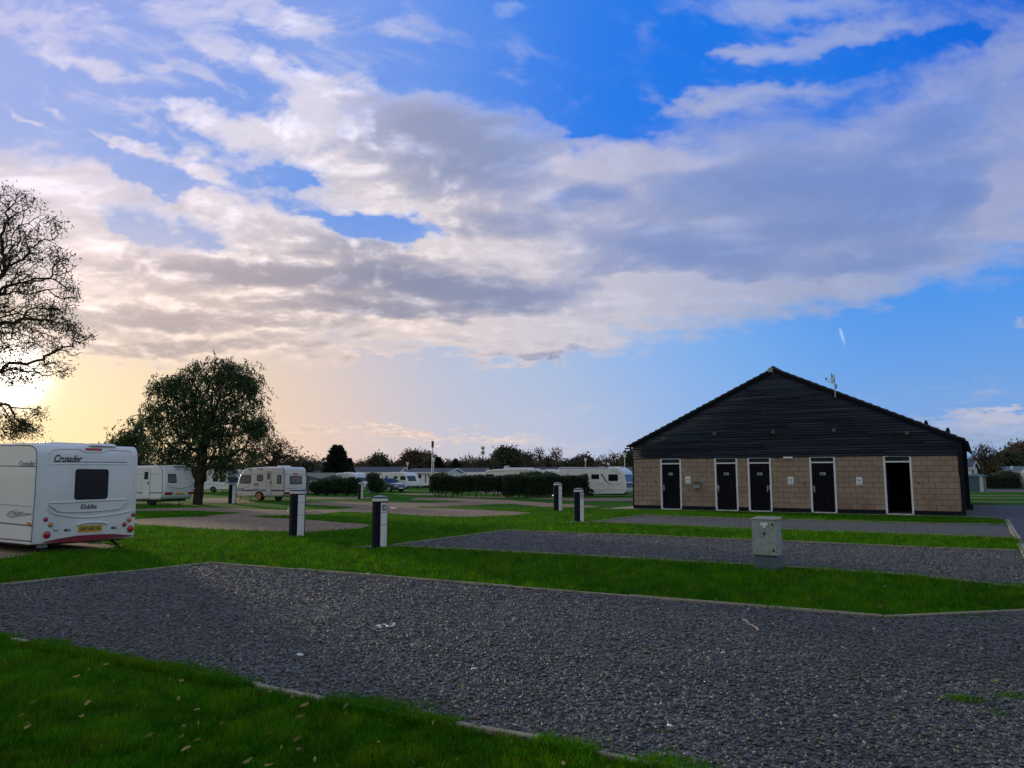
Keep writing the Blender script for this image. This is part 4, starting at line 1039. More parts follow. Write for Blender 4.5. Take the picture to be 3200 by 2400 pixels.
    def roofbox(s, x0, x1, y0, y1, zt, h=.07, m='van'):
        MB().prism([(x0, y0, zt), (x1, y0, zt), (x1, y1, zt), (x0, y1, zt)], [(x0 + .06, y0 + .06, zt + h), (x1 - .06, y0 + .06, zt + h), (x1 - .06, y1 - .06, zt + h), (x0 + .06, y1 - .06, zt + h)]).build('roof_vent', M[m], s.root, bevel=.025, seg=2)

# ---- 1: the near caravan, rear end seen full
v = Van((108, 15.7), (430, 17.55), 'large white caravan with a dark square rear window, nearest of all')
zt = 2.22; L = 6.2
W = v.W
v.body([(-L, .35), (-L + .25, .2), (-.02, .185), (0.0, .45), (.015, 1.3), (-.03, 2.06), (-.14, zt), (-L + 1.2, zt + .0), (-L + .25, 1.7)], M['van'], mz=True, bevel=.085, seg=4, rads=[.2, .1, .02, .1, .3, .12, .12, .3, .5])
E = lambda x, y: v.ep.pick(0 + x / 3.607, 1300 + y / 3.607)
def erect(x0, y0, x1, y1):
    a0, _ = E(x0, (y0 + y1) / 2); a1, _ = E(x1, (y0 + y1) / 2); _, b1 = E((x0 + x1) / 2, y0); _, b0_ = E((x0 + x1) / 2, y1); return a0, a1, b0_, b1
v.win(erect(842, 598, 1216, 938), 'end', .06, 'glass', .012)
# moulded panel: raised ridges
def ridge(pts, r=.012, name='moulding', m='van', o=.0, n=6):
    P = [E(*p) for p in pts]; Q = []
    for i in range(len(P) - 1):
        p0 = P[max(i - 1, 0)]; p1 = P[i]; p2 = P[i + 1]; p3 = P[min(i + 2, len(P) - 1)]
        for k in range(5):
            t = k / 5; Q.append(tuple(.5 * (2 * p1[j] + (p2[j] - p0[j]) * t + (2 * p0[j] - 5 * p1[j] + 4 * p2[j] - p3[j]) * t * t + (3 * p1[j] - p0[j] - 3 * p2[j] + p3[j]) * t ** 3) for j in (0, 1)))
    Q.append(P[-1])
    MB().tube([v.end.fn(a, b, o) for a, b in Q], r, n).build(name, M[m], v.root, smooth=True)
ridge([(560, 420), (600, 385), (700, 372), (900, 372), (950, 388), (985, 405), (1100, 408), (1190, 400), (1220, 385), (1420, 388), (1480, 400), (1502, 440), (1500, 700), (1492, 1000), (1470, 1060), (1380, 1090), (1000, 1140), (700, 1120), (570, 1080), (535, 1020)], .022)
ridge([(575, 560), (600, 545), (1000, 542), (1400, 545), (1445, 555), (1448, 620), (1440, 800), (1430, 940)], .012)
ridge([(550, 975), (700, 975), (1000, 958), (1420, 940)], .020)
ridge([(545, 985), (600, 1040), (655, 1078)], .01)
ridge([(538, 1008), (600, 1042), (655, 1077), (900, 1084), (1200, 1064), (1350, 1040), (1400, 1000), (1438, 972)], .009, 'grab_rail', 'steel', .03)
v.stripe([(600 / 3.607, 1300 + 517 / 3.607), (1438 / 3.607, 1300 + 521 / 3.607)], .012, 'line', 'end')
a0, a1, c0, c1 = erect(985, 362, 1170, 388); k = MB(); v.end.plate(k, a0, a1, c0, c1, .02, 0, .02); k.build('brake_light', M['red'], v.root, bevel=.004, seg=1)
for cx, cy, r, mm in ((512, 1166, 28, 'red'), (568, 1226, 28, 'amber'), (627, 1273, 28, 'clear'), (528, 1340, 44, 'red'), (1498, 1112, 23, 'red'), (1452, 1171, 23, 'amber'), (1400, 1221, 24, 'red'), (1468, 1271, 36, 'red')):
    a, b = E(cx, cy); q, _ = E(cx + r, cy); R = abs(q - a) * (1.0 if cx < 800 else 1.1)
    x_ = v.px(b)
    hous = MB().lathe([(R, -.02), (R * 1.0, .008), (R * .86, .0145), (R * .85, .002)], 20, (x_, a, b), axis='x').build('rear_light', M['grey'], v.root, smooth=True)
    MB().lathe([(R * .85, .002), (R * .8, .02), (R * .45, .034), (R * .05, .038)], 20, (x_, a, b), axis='x').build('lens', M[mm], hous, smooth=True)
a0, a1, c0, c1 = erect(880, 1228, 1148, 1308); k = MB(); v.end.plate(k, a0 - .07, a1 + .07, c0 - .04, c1 + .03, .02, -.002, .006); k.build('plate_recess', M['van'], v.root)
k = MB(); v.end.plate(k, a0, a1, c0, c1, .0, .0065, .014); npl = k.build('number_plate', M['plate'], v.root)
text_part('plate_text', 'GARY AND VAL', npl, v.end, (a0 + a1) / 2, (c0 + c1) / 2 - .0, .115, M['line'], .015, width=(a1 - a0) * .9, bold=.002)
ridge([(862, 1228), (930, 1208), (1030, 1198), (1140, 1200), (1205, 1214)], .022, 'plate_hood', 'van', .02)
for bx in ((722, 1272, 798, 1298), (1250, 1246, 1316, 1270)):
    a0, a1, c0, c1 = erect(*bx); k = MB(); v.end.plate(k, a0, a1, c0, c1, .02, 0, .012); k.build('badge', M['line'], v.root)
    k = MB(); v.end.plate(k, a0 + (a1 - a0) * .45, a1 - .01, c0 + .012, c1 - .012, .01, .0125, .015); k.build('badge_face', M['clear'], v.root)
a, b = E(765, 484); text_part('lettering', 'Crusader', v.root, v.end, a, b, .21, M['line'], .006, shear=.35, width=abs(E(922, 484)[0] - E(608, 484)[0]), bold=.004)
a, b = E(998, 1022); text_part('lettering', 'Elddis', v.root, v.end, a, b, .135, M['line'], .006, width=abs(E(1088, 1020)[0] - E(912, 1020)[0]), bold=.002)
# red lower lip (curved) and hanging steadies
P = [E(x_, y_) for x_, y_ in ((480, 1420), (640, 1385), (850, 1350), (1100, 1332), (1300, 1330), (1500, 1347))]
Pb = [E(x_, y_) for x_, y_ in ((480, 1425), (640, 1425), (850, 1418), (1100, 1395), (1300, 1372), (1500, 1350))]
k = MB()
for i in range(5):
    q = [P[i], P[i + 1], Pb[i + 1], Pb[i]]; k.prism([(.012, a, b) for a, b in q], [(.03 + .01, a, b) for a, b in q])
k.build('bumper_lip', M['bumper'], v.root)
a, b = E(1590, 395); MB().lathe([(.03, 0), (.03, .04), (.01, .045)], 10, (-.02, W - .01, 2.03), axis='y').build('marker_light', M['red'], v.root)
# side panel details
S = lambda x, y: v.sp.pick(x / 3.607, 1300 + y / 3.607)
v.stripe([S(-700, 553), S(0, 562), S(407, 570)], .016, 'line', pxs=False); v.stripe([S(-700, 1175), S(0, 1203), S(360, 1238)], .022, 'line', pxs=False); v.stripe([S(0, 995), S(362, 1022)], .010, 'grey', pxs=False)
v.stripe([S(0, 332), S(330, 332), S(385, 350), S(412, 390), S(418, 470), S(395, 900), S(365, 1250), S(355, 1420), S(330, 1415), S(0, 1385)], .014, 'rubber', pxs=False, name='edge_seal')
v.stripe([S(0, 1380), S(345, 1412)], .03, 'galv', pxs=False, name='trim_rail'); v.stripe([S(0, 1400), S(345, 1440)], .02, 'white', pxs=False, name='trim_rail')
a, b = S(300, 540); text_part('lettering', 'Crusader', v.root, v.side, a, b, .17, M['grey'], .006, shear=.35, width=abs(S(390, 540)[0] - S(208, 540)[0]), bold=.001)
k = MB()
for st in ([(75, 1110), (110, 1080), (160, 1070), (190, 1062)], [(80, 1130), (120, 1100), (200, 1085), (265, 1082)], [(100, 1140), (180, 1110), (260, 1100), (362, 1105)], [(135, 1148), (200, 1125), (280, 1118), (340, 1112)], [(150, 1090), (190, 1110), (230, 1090)]):
    v.side.line(k, [S(*p) for p in st], .022, .005)
k.build('decal', M['grey'], v.root)
a, b = S(333, 1220); k = MB(); v.side.plate(k, a - .06, a + .06, b - .035, b + .035, .01, 0, .02); k.build('side_light', M['amber'], v.root)
v.roofbox(-1.5, -.55, .5, 1.4, zt - .01, .075); v.roofbox(-.42, -.05 - .02, 1.12, 1.75, zt - .012, .06); v.roofbox(-3.2, -2.0, .5, 1.5, zt - .01, .09)
v.under(-L + .8, -.25, .14); v.wheel(-2.9, .03, .31, .28); v.arch(-2.9)
MB().tube([(-.45, W * .80, .25), (-.05, W * .86, .03)], .028, 6).tube([(-.2, W * .84, .16), (-.35, W * .98, .26)], .016, 6).box(-.12, .02, W * .86 - .08, W * .86 + .08, 0, .03).build('corner_steady', M['chassis'], v.root)
MB().tube([(-.5, .3, .25), (-.12, .36, .03)], .028, 6).box(-.2, -.04, .28, .44, 0, .03).build('corner_steady', M['chassis'], v.root)
MB().box(-.25, -.15, .25, .42, .1, .19).build('bracket', M['galv'], v.root)

# ---- 2: silver-white caravan behind, its rear towards the big tree
v = Van((508, 41.6), (601, 43.4), 'white caravan with wide grey rear end and red tail lamps, behind the near one')
v.body([(250, 1556), (250, 1470), (300, 1458), (507, 1454), (513, 1490), (514, 1530), (506, 1562), (380, 1562)], M['van'], bevel=.09, rads=.25)
v.door((447, 1469, 468, 1557), (452, 1474, 464, 1498)); v.stripe([(250, 1539), (506, 1540)], .05, 'blue'); v.stripe([(250, 1482), (506, 1481)], .02, 'grey')
v.stripe([(495, 1455), (505, 1460), (509, 1475), (508, 1530), (504, 1560)], .035, 'blue', name='edge_seal')
v.win((520, 1481, 546, 1509), 'end', .05, 'glass_mauve', .05)
v.win((250, 1482, 290, 1510), 'side', .07, 'glass')
def lamp_px(v, box, m='red', face='end', name='tail_light', r=.03):
    F = v.end if face == 'end' else v.side; a0, a1, c0, c1 = v.rect(v.ep if face == 'end' else v.sp, box)
    k = MB(); F.plate(k, a0, a1, c0, c1, r, -.01, .03); return k.build(name, M[m], v.root, bevel=.01)
lamp_px(v, (509, 1538, 533, 1546)); lamp_px(v, (582, 1537, 600, 1544)); lamp_px(v, (544, 1539, 567, 1545), 'plate', name='number_plate', r=.01); lamp_px(v, (550, 1465, 564, 1467), 'grey', name='brake_light', r=.01)
v.stripe([(512, 1512), (530, 1524), (560, 1527), (590, 1520), (600, 1508)], .03, 'grey', 'end', 'moulding')
v.roofbox(-1.9, -.9, .6, 1.3, v.px(2) * 0 + 2.10, .07, 'van_grey'); v.under(-4.5, -.3, .2); v.wheel(-.95, .1, .30, .29, 'chassis'); v.leg(-.25, v.W * .7); v.roofbox(-.8, .1, .7, 1.5, 2.12, .05)
MB().box(-4.9, -4.2, -.5, -.1, .17, .22).box(-4.85, -4.8, -.45, -.15, 0, .17).box(-4.3, -4.25, -.45, -.15, 0, .17).build('doorstep', M['grey'], v.root)

# ---- 3: cream caravan side on, with bay front
v = Van((889, 49), (957, 50.7), 'cream caravan with a blue waist stripe and rounded roof corners, beside the big tree')
v.body([(736, 1552), (735, 1530), (740, 1510), (750, 1482), (760, 1466), (775, 1462), (830, 1459), (884, 1459), (890, 1466), (890, 1552), (820, 1553)], M['van_cream'], bevel=.12, seg=4, rads=.3)
v.win((751, 1485, 784, 1511), 'side', .09, 'glass_mauve', .05); v.win((803, 1484, 822, 1503), 'side', .08, 'glass_mauve', .05); v.win((866, 1484, 879, 1512), 'side', .08, 'glass_mauve', .05)
v.door((832, 1474, 847, 1546), (836, 1477, 845, 1498), 'van_cream', 'glass_mauve')
v.stripe([(737, 1532), (889, 1533)], .09, 'blue'); v.stripe([(762, 1482), (886, 1478)], .02, 'grey'); v.stripe([(882, 1460), (888, 1466), (889, 1500), (886, 1545), (884, 1552)], .035, 'line', name='edge_seal')
v.win((904, 1487, 942, 1513), 'end', .08, 'glass_mauve', .05)
lamp_px(v, (887, 1537, 904, 1545), 'red'); lamp_px(v, (952, 1537, 957, 1543), 'red'); lamp_px(v, (916, 1479, 930, 1483), 'red', name='brake_light', r=.01)
v.stripe([(890, 1527), (955, 1527)], .03, 'grey', 'end', 'moulding'); v.stripe([(890, 1482), (955, 1484)], .02, 'grey', 'end', 'moulding'); lamp_px(v, (889, 1536, 956, 1546), 'white', name='bumper_trim')
for bx in ((794, 1510, 808, 1517), (793, 1527, 807, 1534)): lamp_px(v, bx, 'grey', 'side', 'fridge_vent', .02)
lamp_px(v, (738, 1533, 754, 1545), 'van_cream', 'side', 'locker_door', .02)
v.stripe([(745, 1528), (765, 1524), (780, 1521)], .03, 'grey', name='decal')
v.stripe([(745, 1526), (762, 1527)], .035, 'line', name='decal')
xw = v.sp.pick(811, 1548)[0]; v.arch(xw, .42, 'van_cream'); w_ = v.wheel(xw, .0, .30, .29)
MB().lathe([(.22, -.03), (.23, -.05), (.20, -.065)], 20, (0, -.02, -.02), axis='y').build('wheel_lock', M['orange'], w_)
v.wheel(-.7, .15, .26, .26, 'chassis'); v.under(v.sp.pick(745, 1550)[0], -.15, .30); v.leg(v.sp.pick(752, 1550)[0], .2, .45, -.3); v.leg(v.sp.pick(775, 1550)[0], .2, .4)
v.leg(-.2, v.W * .8, .4, .1)
v.roofbox(v.sp.pick(838, 1460)[0], v.sp.pick(862, 1460)[0], .7, 1.4, 2.15, .10); v.roofbox(v.sp.pick(800, 1460)[0], v.sp.pick(820, 1460)[0], .7, 1.4, 2.14, .05)

# ---- 4: white caravan seen past the tree trunk, front pointing right
v = Van((716, 75), (760, 77), 'white caravan half hidden by the trunk of the big tree')
v.body([(560, 1531), (556, 1500), (562, 1478), (600, 1473), (690, 1474), (704, 1480), (712, 1500), (717, 1515), (716, 1531)], M['van'], bevel=.09, rads=.3)
v.win((632, 1482, 646, 1505), 'side', .08); v.win((665, 1481, 682, 1505), 'side', .08); v.win((686, 1481, 705, 1506), 'side', .08, 'glass'); v.win((716, 1491, 750, 1508), 'end', .06, 'glass_blue', .05)
v.stripe([(600, 1515), (640, 1513), (690, 1517), (710, 1516)], .04, 'grey'); xw = v.sp.pick(666, 1530)[0]; v.arch(xw, .40); v.wheel(xw, .0, .31); v.under(-5, -.4, .25); v.wheel(-.1, v.W / 2, .14, .14, 'chassis')
v = Van((700, 82), (742, 84.5), 'white caravan with rounded roof peeping above, behind the one at the trunk')
v.body([(640, 1520), (642, 1473), (655, 1467), (740, 1466), (752, 1470), (752, 1520)], M['van'], bevel=.12, rads=.3); v.win((716, 1474, 730, 1480), 'side', .05)
b_ = ground(697, 1533); MB().lathe([(.14, 0), (.17, .30), (.18, .32), (.16, .32)], 14, b_).tube([b_ + Vector((-.17, 0, .3)), b_ + Vector((-.12, 0, .45)), b_ + Vector((.12, 0, .45)), b_ + Vector((.17, 0, .3))], .01, 5).build('bucket', M['bucket'], label='bright blue bucket on the grass in front of the caravan at the tree trunk', category='bucket')

# ---- 5: caravan behind the shrubs with grey awning
v = Van((1112, 84), (1150, 86), 'white caravan behind the low shrubs, its front window dark blue')
v.body([(1048, 1525), (1048, 1478), (1090, 1477), (1106, 1479), (1113, 1492), (1117, 1510), (1116, 1527)], M['van'], bevel=.09, rads=.25)
v.win((1092, 1490, 1108, 1504), 'side', .06); v.win((1117, 1492, 1146, 1503), 'end', .06, 'glass_blue', .05); v.win((1054, 1484, 1086, 1504), 'side', .03, 'van_cream', .04, 'grey', 'locker_door'); v.roofbox(-2.2, -1.2, .6, 1.3, 1.95, .07)
v.stripe([(1150 - 30, 1484), (1148, 1486)], .04, 'grey', 'end', 'moulding')
a = empty('awning', tuple(ground(958, 1545).xy) + (0,), 0.0, label='grey cloth awning with a pale roof and dark front panel beside the cream caravan', category='awning')
o = a.location; Yo = o.y
def AW(px, py, dy=0.0): p = at(px, py, Yo + dy); return (p.x - o.x, dy, p.z)
mb = MB(); mb.prism([AW(958, 1486), AW(1000, 1497), AW(1048, 1484), AW(1048, 1477), AW(958, 1477)], [AW(962, 1486, 3.), AW(1000, 1497, 3.), AW(1048, 1484, 3.), AW(1048, 1477, 3.), AW(962, 1477, 3.)]); mb.build('roof_cloth', M['awning_top'], a)
mb = MB(); z0 = 0.0; 
def wallp(p0, p1, y0, y1, dy): 
    A_, B_ = AW(p0, y0, dy), AW(p1, y1, dy); return [(A_[0], dy, 0), (B_[0], dy, 0), (B_[0], dy, B_[2]), (A_[0], dy, A_[2])]
q = wallp(958, 1048, 1487, 1487, .15); mb.prism(q, [(x, y + 2.7, z) for x, y, z in q]); mb.build('wall_cloth', M['awning'], a)
mb = MB()
for x_ in (960, 966, 998, 1046): mb.tube([AW(x_, 1492, .1)[:2] + (0,), AW(x_, 1492, .1)], .03, 6)
mb.build('pole', M['line'], a)
q = wallp(967, 997, 1502, 1500, .12); MB().prism(q, [(x, y - .03, z) for x, y, z in q]).build('window_panel', M['awning_top'], a)
q = wallp(960, 1046, 1541, 1541, .11); MB().prism([(x, y, max(z, .0)) for x, y, z in q], [(x, y - .02, max(z, .0)) for x, y, z in q]).build('mud_skirt', M['blue'], a)

# ---- 6: white caravan right of the shrubs
v = Van((1273, 98), (1311, 99.9), 'white caravan with a big blue front window, beside the dark car')
v.body([(1190, 1521), (1185, 1500), (1192, 1478), (1240, 1476), (1262, 1477), (1268, 1486), (1274, 1503), (1275, 1519), (1270, 1522)], M['van'], bevel=.09, rads=.28)
for bx in ((1204, 1488, 1211, 1501), (1231, 1488, 1242, 1496), (1251, 1488, 1267, 1500)): v.win(bx, 'side', .08)
v.win((1275, 1487, 1301, 1503), 'end', .08, 'glass_blue', .05); v.stripe([(1192, 1500), (1215, 1504), (1265, 1507)], .06, 'grey'); v.stripe([(1190, 1481), (1198, 1498)], .10, 'line', name='decal'); lamp_px(v, (1240, 1500, 1248, 1503), 'grey', 'side', 'fridge_vent')
v.wheel(v.sp.pick(1228, 1520)[0], 0, .31); v.wheel(v.sp.pick(1266, 1520)[0], .3, .2, .2); v.under(-3.6, -.3, .22); v.wheel(.1, v.W - .4, .18, .18, 'chassis'); v.roofbox(-2.0, -1.0, .7, 1.4, 2.05, .08)

# ---- 7: caravan above the hedge, with roof dish
v = Van((1655, 66), (1693, 67.6), 'long cream caravan showing above the clipped hedge, with a rooftop aerial')
v.body([(1505, 1545), (1505, 1495), (1510, 1480), (1520, 1470), (1545, 1466), (1650, 1464), (1656, 1467), (1656, 1545)], M['van_cream'], bevel=.08, rads=.35)
v.win((1518, 1482, 1544, 1498), 'side', .07); v.win((1584, 1482, 1606, 1498), 'side', .07); v.win((1625, 1476, 1636, 1500), 'side', .05, 'glass', .05); lamp_px(v, (1668, 1473, 1681, 1478), 'red', name='brake_light')
v.stripe([(1508, 1486), (1530, 1474), (1655, 1470)], .02, 'line'); v.roofbox(-4.2 + 1.0, -2.2 + 1.0, .6, 1.5, 2.24, .08); v.roofbox(-.9, -.3, .6, 1.2, 2.25, .06)
k = MB(); xx = v.sp.pick(1567, 1462)[0]; k.tube([(xx, .8, 2.2), (xx, .8, 2.42)], .03, 6).tube([(xx - .25, .8, 2.40), (xx + .25, .8, 2.44)], .05, 6); k.build('roof_aerial', M['white'], v.root)
v.wheel(-2.8, 0, .31); v.under(-4.2, -.4, .25)
# ---- 8, 9: roofs of farther caravans
v = Van((1508, 118), (1520, 121), 'cream caravan far behind the hedge, only its roof and top windows showing')
v.body([(1418, 1515), (1418, 1485), (1426, 1480), (1470, 1478), (1506, 1478), (1508, 1515)], M['van_cream'], bevel=.1, rads=.3); v.win((1455, 1487, 1464, 1495), 'side', .08); v.win((1482, 1487, 1490, 1495), 'side', .08)
v = Van((1745, 74), (1760, 76), 'pale blue-white caravan end between the two large caravans behind the hedge')
v.body([(1690, 1540), (1690, 1470), (1700, 1468), (1744, 1468), (1745, 1540)], M['van'], bevel=.08, rads=.12); v.win((1734, 1485, 1744, 1495), 'side', .05); v.roofbox(-1.4, -.6, .5, 1.3, 2.16, .08)
# ---- 10: the big caravan by the building
v = Van((1951, 60), (1979, 61.9), 'large white caravan with feather swirl decals, between the hedge and the tan building')
v.body([(1745, 1546), (1745, 1463), (1747, 1460), (1925, 1460), (1940, 1466), (1950, 1483), (1956, 1510), (1957, 1535), (1950, 1543)], M['van'], bevel=.09, seg=4, rads=[0, 0, .05, .3, .3, .3, .3, .2, .15])
v.win((1848, 1482, 1872, 1497), 'side', .06); v.win((1901, 1482, 1931, 1503), 'side', .08)
for bx in ((1868, 1505, 1883, 1513), (1868, 1527, 1883, 1534)): lamp_px(v, bx, 'van_cream', 'side', 'fridge_vent', .02)
v.stripe([(1838, 1530), (1955, 1531)], .025, 'grey')
a0_, _ = v.ep.pick(1960, 1490); 
for i in range(3):
    c0 = .18 + i * .60; k = MB(); v.end.plate(k, c0, c0 + .52, 1.15, 1.72, .06, -.004, .03); k.build('front_window', M['glass_blue'], v.root)
k = MB(); v.end.plate(k, .15, v.W - .15, .72, 1.05, .08, -.004, .05); k.build('gas_locker', M['glass_blue'], v.root)
dec = MB()
for i in range(7):
    t = i / 6; cx = 1885 + 16 * t + 4 * t * t; cy = 1489 + 26 * t
    a_, b_ = v.sp.pick(cx, cy); l = .26 - .13 * t
    dec.prism([(a_, -.001, b_), (a_ - l * .6, -.001, b_ + l * .35), (a_ - l * .9, -.001, b_ + l * .9), (a_ - l * .2, -.001, b_ + l * .6)], [(a_, -.006, b_), (a_ - l * .6, -.006, b_ + l * .35), (a_ - l * .9, -.006, b_ + l * .9), (a_ - l * .2, -.006, b_ + l * .6)])
dec.build('decal', M['line'], v.root)
v.stripe([(1884, 1488), (1890, 1500), (1900, 1510), (1918, 1517)], .035, 'line', name='decal'); v.stripe([(1910, 1470), (1925, 1473), (1938, 1482)], .03, 'line', name='decal'); v.stripe([(1920, 1513), (1940, 1513)], .04, 'grey', name='decal')
xw = v.sp.pick(1844, 1545)[0]; v.arch(xw, .42); v.wheel(xw, .0, .32); v.under(v.sp.pick(1760, 1545)[0], -.4, .22); v.leg(-.35, .35, .4, .15); v.leg(-1.0, .3, .4, -.1)
v.roofbox(v.sp.pick(1890, 1460)[0], v.sp.pick(1932, 1460)[0], .6, 1.4, 2.24, .08); v.roofbox(v.sp.pick(1860, 1460)[0], v.sp.pick(1876, 1460)[0], .6, 1.4, 2.24, .07); v.roofbox(v.sp.pick(1820, 1460)[0], v.sp.pick(1836, 1460)[0], .6, 1.2, 2.24, .05)
v.stripe([(1744, 1462), (1760, 1463), (1900, 1462)], .07, 'grey', name='awning_rail')

# ------------------------------------------------------------------ static holiday homes
def static_home(K, E, wall, label, roofm='roof_grey', ztop=3.0, zeave=2.35, zbase=.35, left=6.0, wins=(), door=None, gwins=(), wallm='van_grey', rail=None, dormer=None):
    v = Van(K, E, label, 'holiday_home', 'static holiday homes beyond the pitches', 'holiday home')
    W = v.W; L = left
    v.prof = [(-L, zbase), (0, zbase), (0, zeave), (-L, zeave)]
    mb = MB(); mb.prism([(0, 0, zbase), (0, W, zbase), (0, W, zeave), (0, W / 2, ztop - .1), (0, 0, zeave)], [(-L, 0, zbase), (-L, W, zbase), (-L, W, zeave), (-L, W / 2, ztop - .1), (-L, 0, zeave)])
    mb.build('wall', M[wallm], v.root)
    rf = MB()
    for y0, y1 in ((-.25, W / 2), (W + .25, W / 2)):
        zz = zeave - .08
        rf.prism([(.25, y0, zz), (.25, y1, ztop), (-L - .25, y1, ztop), (-L - .25, y0, zz)], [(.25, y0, zz + .09), (.25, y1, ztop + .09), (-L - .25, y1, ztop + .09), (-L - .25, y0, zz + .09)])
    rf.build('roof', M[roofm], v.root)
    fa = MB(); fa.box(-L - .25, .25, -.29, -.255, zeave - .16, zeave + .02)
    for y0, y1 in ((-.27, W / 2), (W + .27, W / 2)):
        fa.prism([(.255, y0, zeave - .16), (.255, y1, ztop - .09), (.255, y1, ztop + .1), (.255, y0, zeave + .03)], [(.285, y0, zeave - .16), (.285, y1, ztop - .09), (.285, y1, ztop + .1), (.285, y0, zeave + .03)])
    fa.build('fascia', M['white'], v.root)
    MB().box(-L + .1, -.1, .1, W - .1, 0, zbase - .001).build('skirting', M['chassis'], v.root)
    for bx in wins: v.win(bx, 'side', .02, 'glass', .07, 'white')
    for bx in gwins: v.win(bx, 'end', .02, 'glass', .07, 'white')
    if door: v.win(door, 'side', .02, 'glass', .12, 'white', 'door')
    if rail:
        r0, r1 = rail; k = MB(); k.box(r0, r1, -1.6, -.02, zbase - .1, zbase)
        k.tube([(r0, -1.55, zbase + .9), (r1, -1.55, zbase + .9)], .03, 5); n = int((r1 - r0) / .35)
        for i in range(n + 1):
            x_ = r0 + (r1 - r0) * i / n; k.tube([(x_, -1.55, zbase), (x_, -1.55, zbase + .9)], .02 if i % 4 else .04, 4)
        for i in range(0, n + 1, 4): k.box(r0 + (r1 - r0) * i / n - .05, r0 + (r1 - r0) * i / n + .05, -1.6, -1.5, 0, zbase)
        k.build('veranda', M['van_grey'], v.root)
    return v
static_home((1246, 118), (1275, 122.5), None, 'long cream holiday home with dark roof behind the shrubs and awning', left=10.2, ztop=2.95, zeave=2.2, wins=((1150, 1481, 1156, 1497), (1166, 1482, 1172, 1497), (1190, 1482, 1194, 1492)), wallm='van_cream')
static_home((1400, 108), (1446, 113), None, 'grey holiday home with railed veranda left of the clipped hedge', left=6.6, ztop=2.65, zeave=2.15, wins=((1306, 1481, 1318, 1496), (1370, 1482, 1376, 1490), (1336, 1481, 1342, 1491)), door=(1326, 1480, 1334, 1511), rail=(-6.4, -2.8), wallm='van_cream')
static_home((1512, 132), (1530, 136), None, 'grey-roofed holiday home behind the far caravan roof, left of the radio mast', left=5.2, ztop=2.95, zeave=2.3, wins=((1487, 1474, 1493, 1480),))
static_home((1740, 132), (1752, 136), None, 'dark-roofed holiday home glimpsed between the two large caravans', left=4.5, ztop=3.05, zeave=2.45, wallm='van_cream')
static_home((1998, 126), (2012, 130), None, 'grey-roofed holiday home behind the large caravan by the building', left=6, ztop=3.05, zeave=2.4)
static_home((1150, 150), (1160, 154), None, 'low grey-roofed holiday home far behind the awning', left=14, ztop=2.6, zeave=2.0)
static_home((3035, 95), (3056, 99), None, 'white boarded holiday home with a dark gable, behind the blue-grey shed', left=5, ztop=3.4, zeave=2.6, wallm='van', gwins=((3037, 1462, 3042, 1482),))
static_home((3192, 118), (3230, 123), None, 'white holiday home with a pale green roof behind the dark hedge', 'roof_green', left=5.6, ztop=3.05, zeave=2.25, wins=((3101, 1478, 3110, 1490), (3134, 1477, 3143, 1490), (3182, 1477, 3190, 1488)), wallm='van')
v = Van((3240, 96), (3290, 98), 'cream caravan at the far right edge beyond the hedge', cat='caravan')
v.body([(3190, 1528), (3190, 1480), (3194, 1468), (3240, 1467), (3240, 1528)], M['van_cream'], bevel=.1, rads=.2); v.under(-1.6, -.1, .0); v.win((3205, 1480, 3225, 1495), 'side', .06)

# ------------------------------------------------------------------ blue-grey shed on the right
S0 = ground(3026, 1537).xy; S1 = ground(3063, 1537).xy
t = empty('garden_shed', (S0.x, S0.y, 0), math.atan2((S1 - S0).y, (S1 - S0).x), label='small blue-grey metal shed with pale corner post behind the building', category='shed')
w_ = (S1 - S0).length
MB().box(0, w_, 0, 2.2, .0, 1.58).build('wall', M['shed'], t)
MB().box(w_ + .002, w_ + .35, -.04, .1, 0, 1.6).build('corner_post', M['van_grey'], t)
MB().box(w_ + .36, w_ + .75, .1, 2.1, 0, 1.55).build('side_wall', M['awning'], t)
MB().prism([(-.1, -.15, 1.585), (w_ + .9, -.15, 1.605), (w_ + .9, 2.4, 1.605), (-.1, 2.4, 1.585)], [(-.1, -.15, 1.64), (w_ + .5, 1.0, 1.85), (w_ + .5, 1.4, 1.85), (-.1, 2.4, 1.64)]).build('roof', M['roof_green'], t)
# ------------------------------------------------------------------ dark car
t0 = ground(1186, 1538); t = empty('parked_car', (t0.x, t0.y, 0), math.radians(-38), label='dark saloon car parked beside the white caravan with the blue window', category='car')
prof = [(-2.1, .25), (-2.15, .6), (-2.05, .88), (-1.5, .95), (-.9, 1.36), (.3, 1.38), (1.0, .95), (1.9, .80), (2.15, .55), (2.15, .25)]
MB().prism([(x, 0, z) for x, z in prof], [(x, 1.72, z) for x, z in prof]).build('body', M['car'], t, bevel=.12, seg=3, smooth=True)
for y_ in (-.012, 1.715):
    q = [(-1.3, 1.0), (-.85, 1.30), (.25, 1.31), (.75, 1.0)]; MB().prism([(x, y_, z) for x, z in q], [(x, y_ + .017, z) for x, z in q]).build('side_window', M['glass'], t)
MB().prism([(.42, .12, 1.33), (1.0, .08, .99), (1.0, 1.64, .99), (.42, 1.6, 1.33)], [(.45, .12, 1.36), (1.04, .08, 1.01), (1.04, 1.64, 1.01), (.45, 1.6, 1.36)]).build('windscreen', M['glass'], t)
for y_ in (.08, 1.3): MB().box(2.08, 2.18, y_, y_ + .34, .56, .70).build('headlight', M['clear'], t, bevel=.02)
MB().box(2.12, 2.19, .55, 1.17, .36, .46).build('number_plate', M['sign'], t)
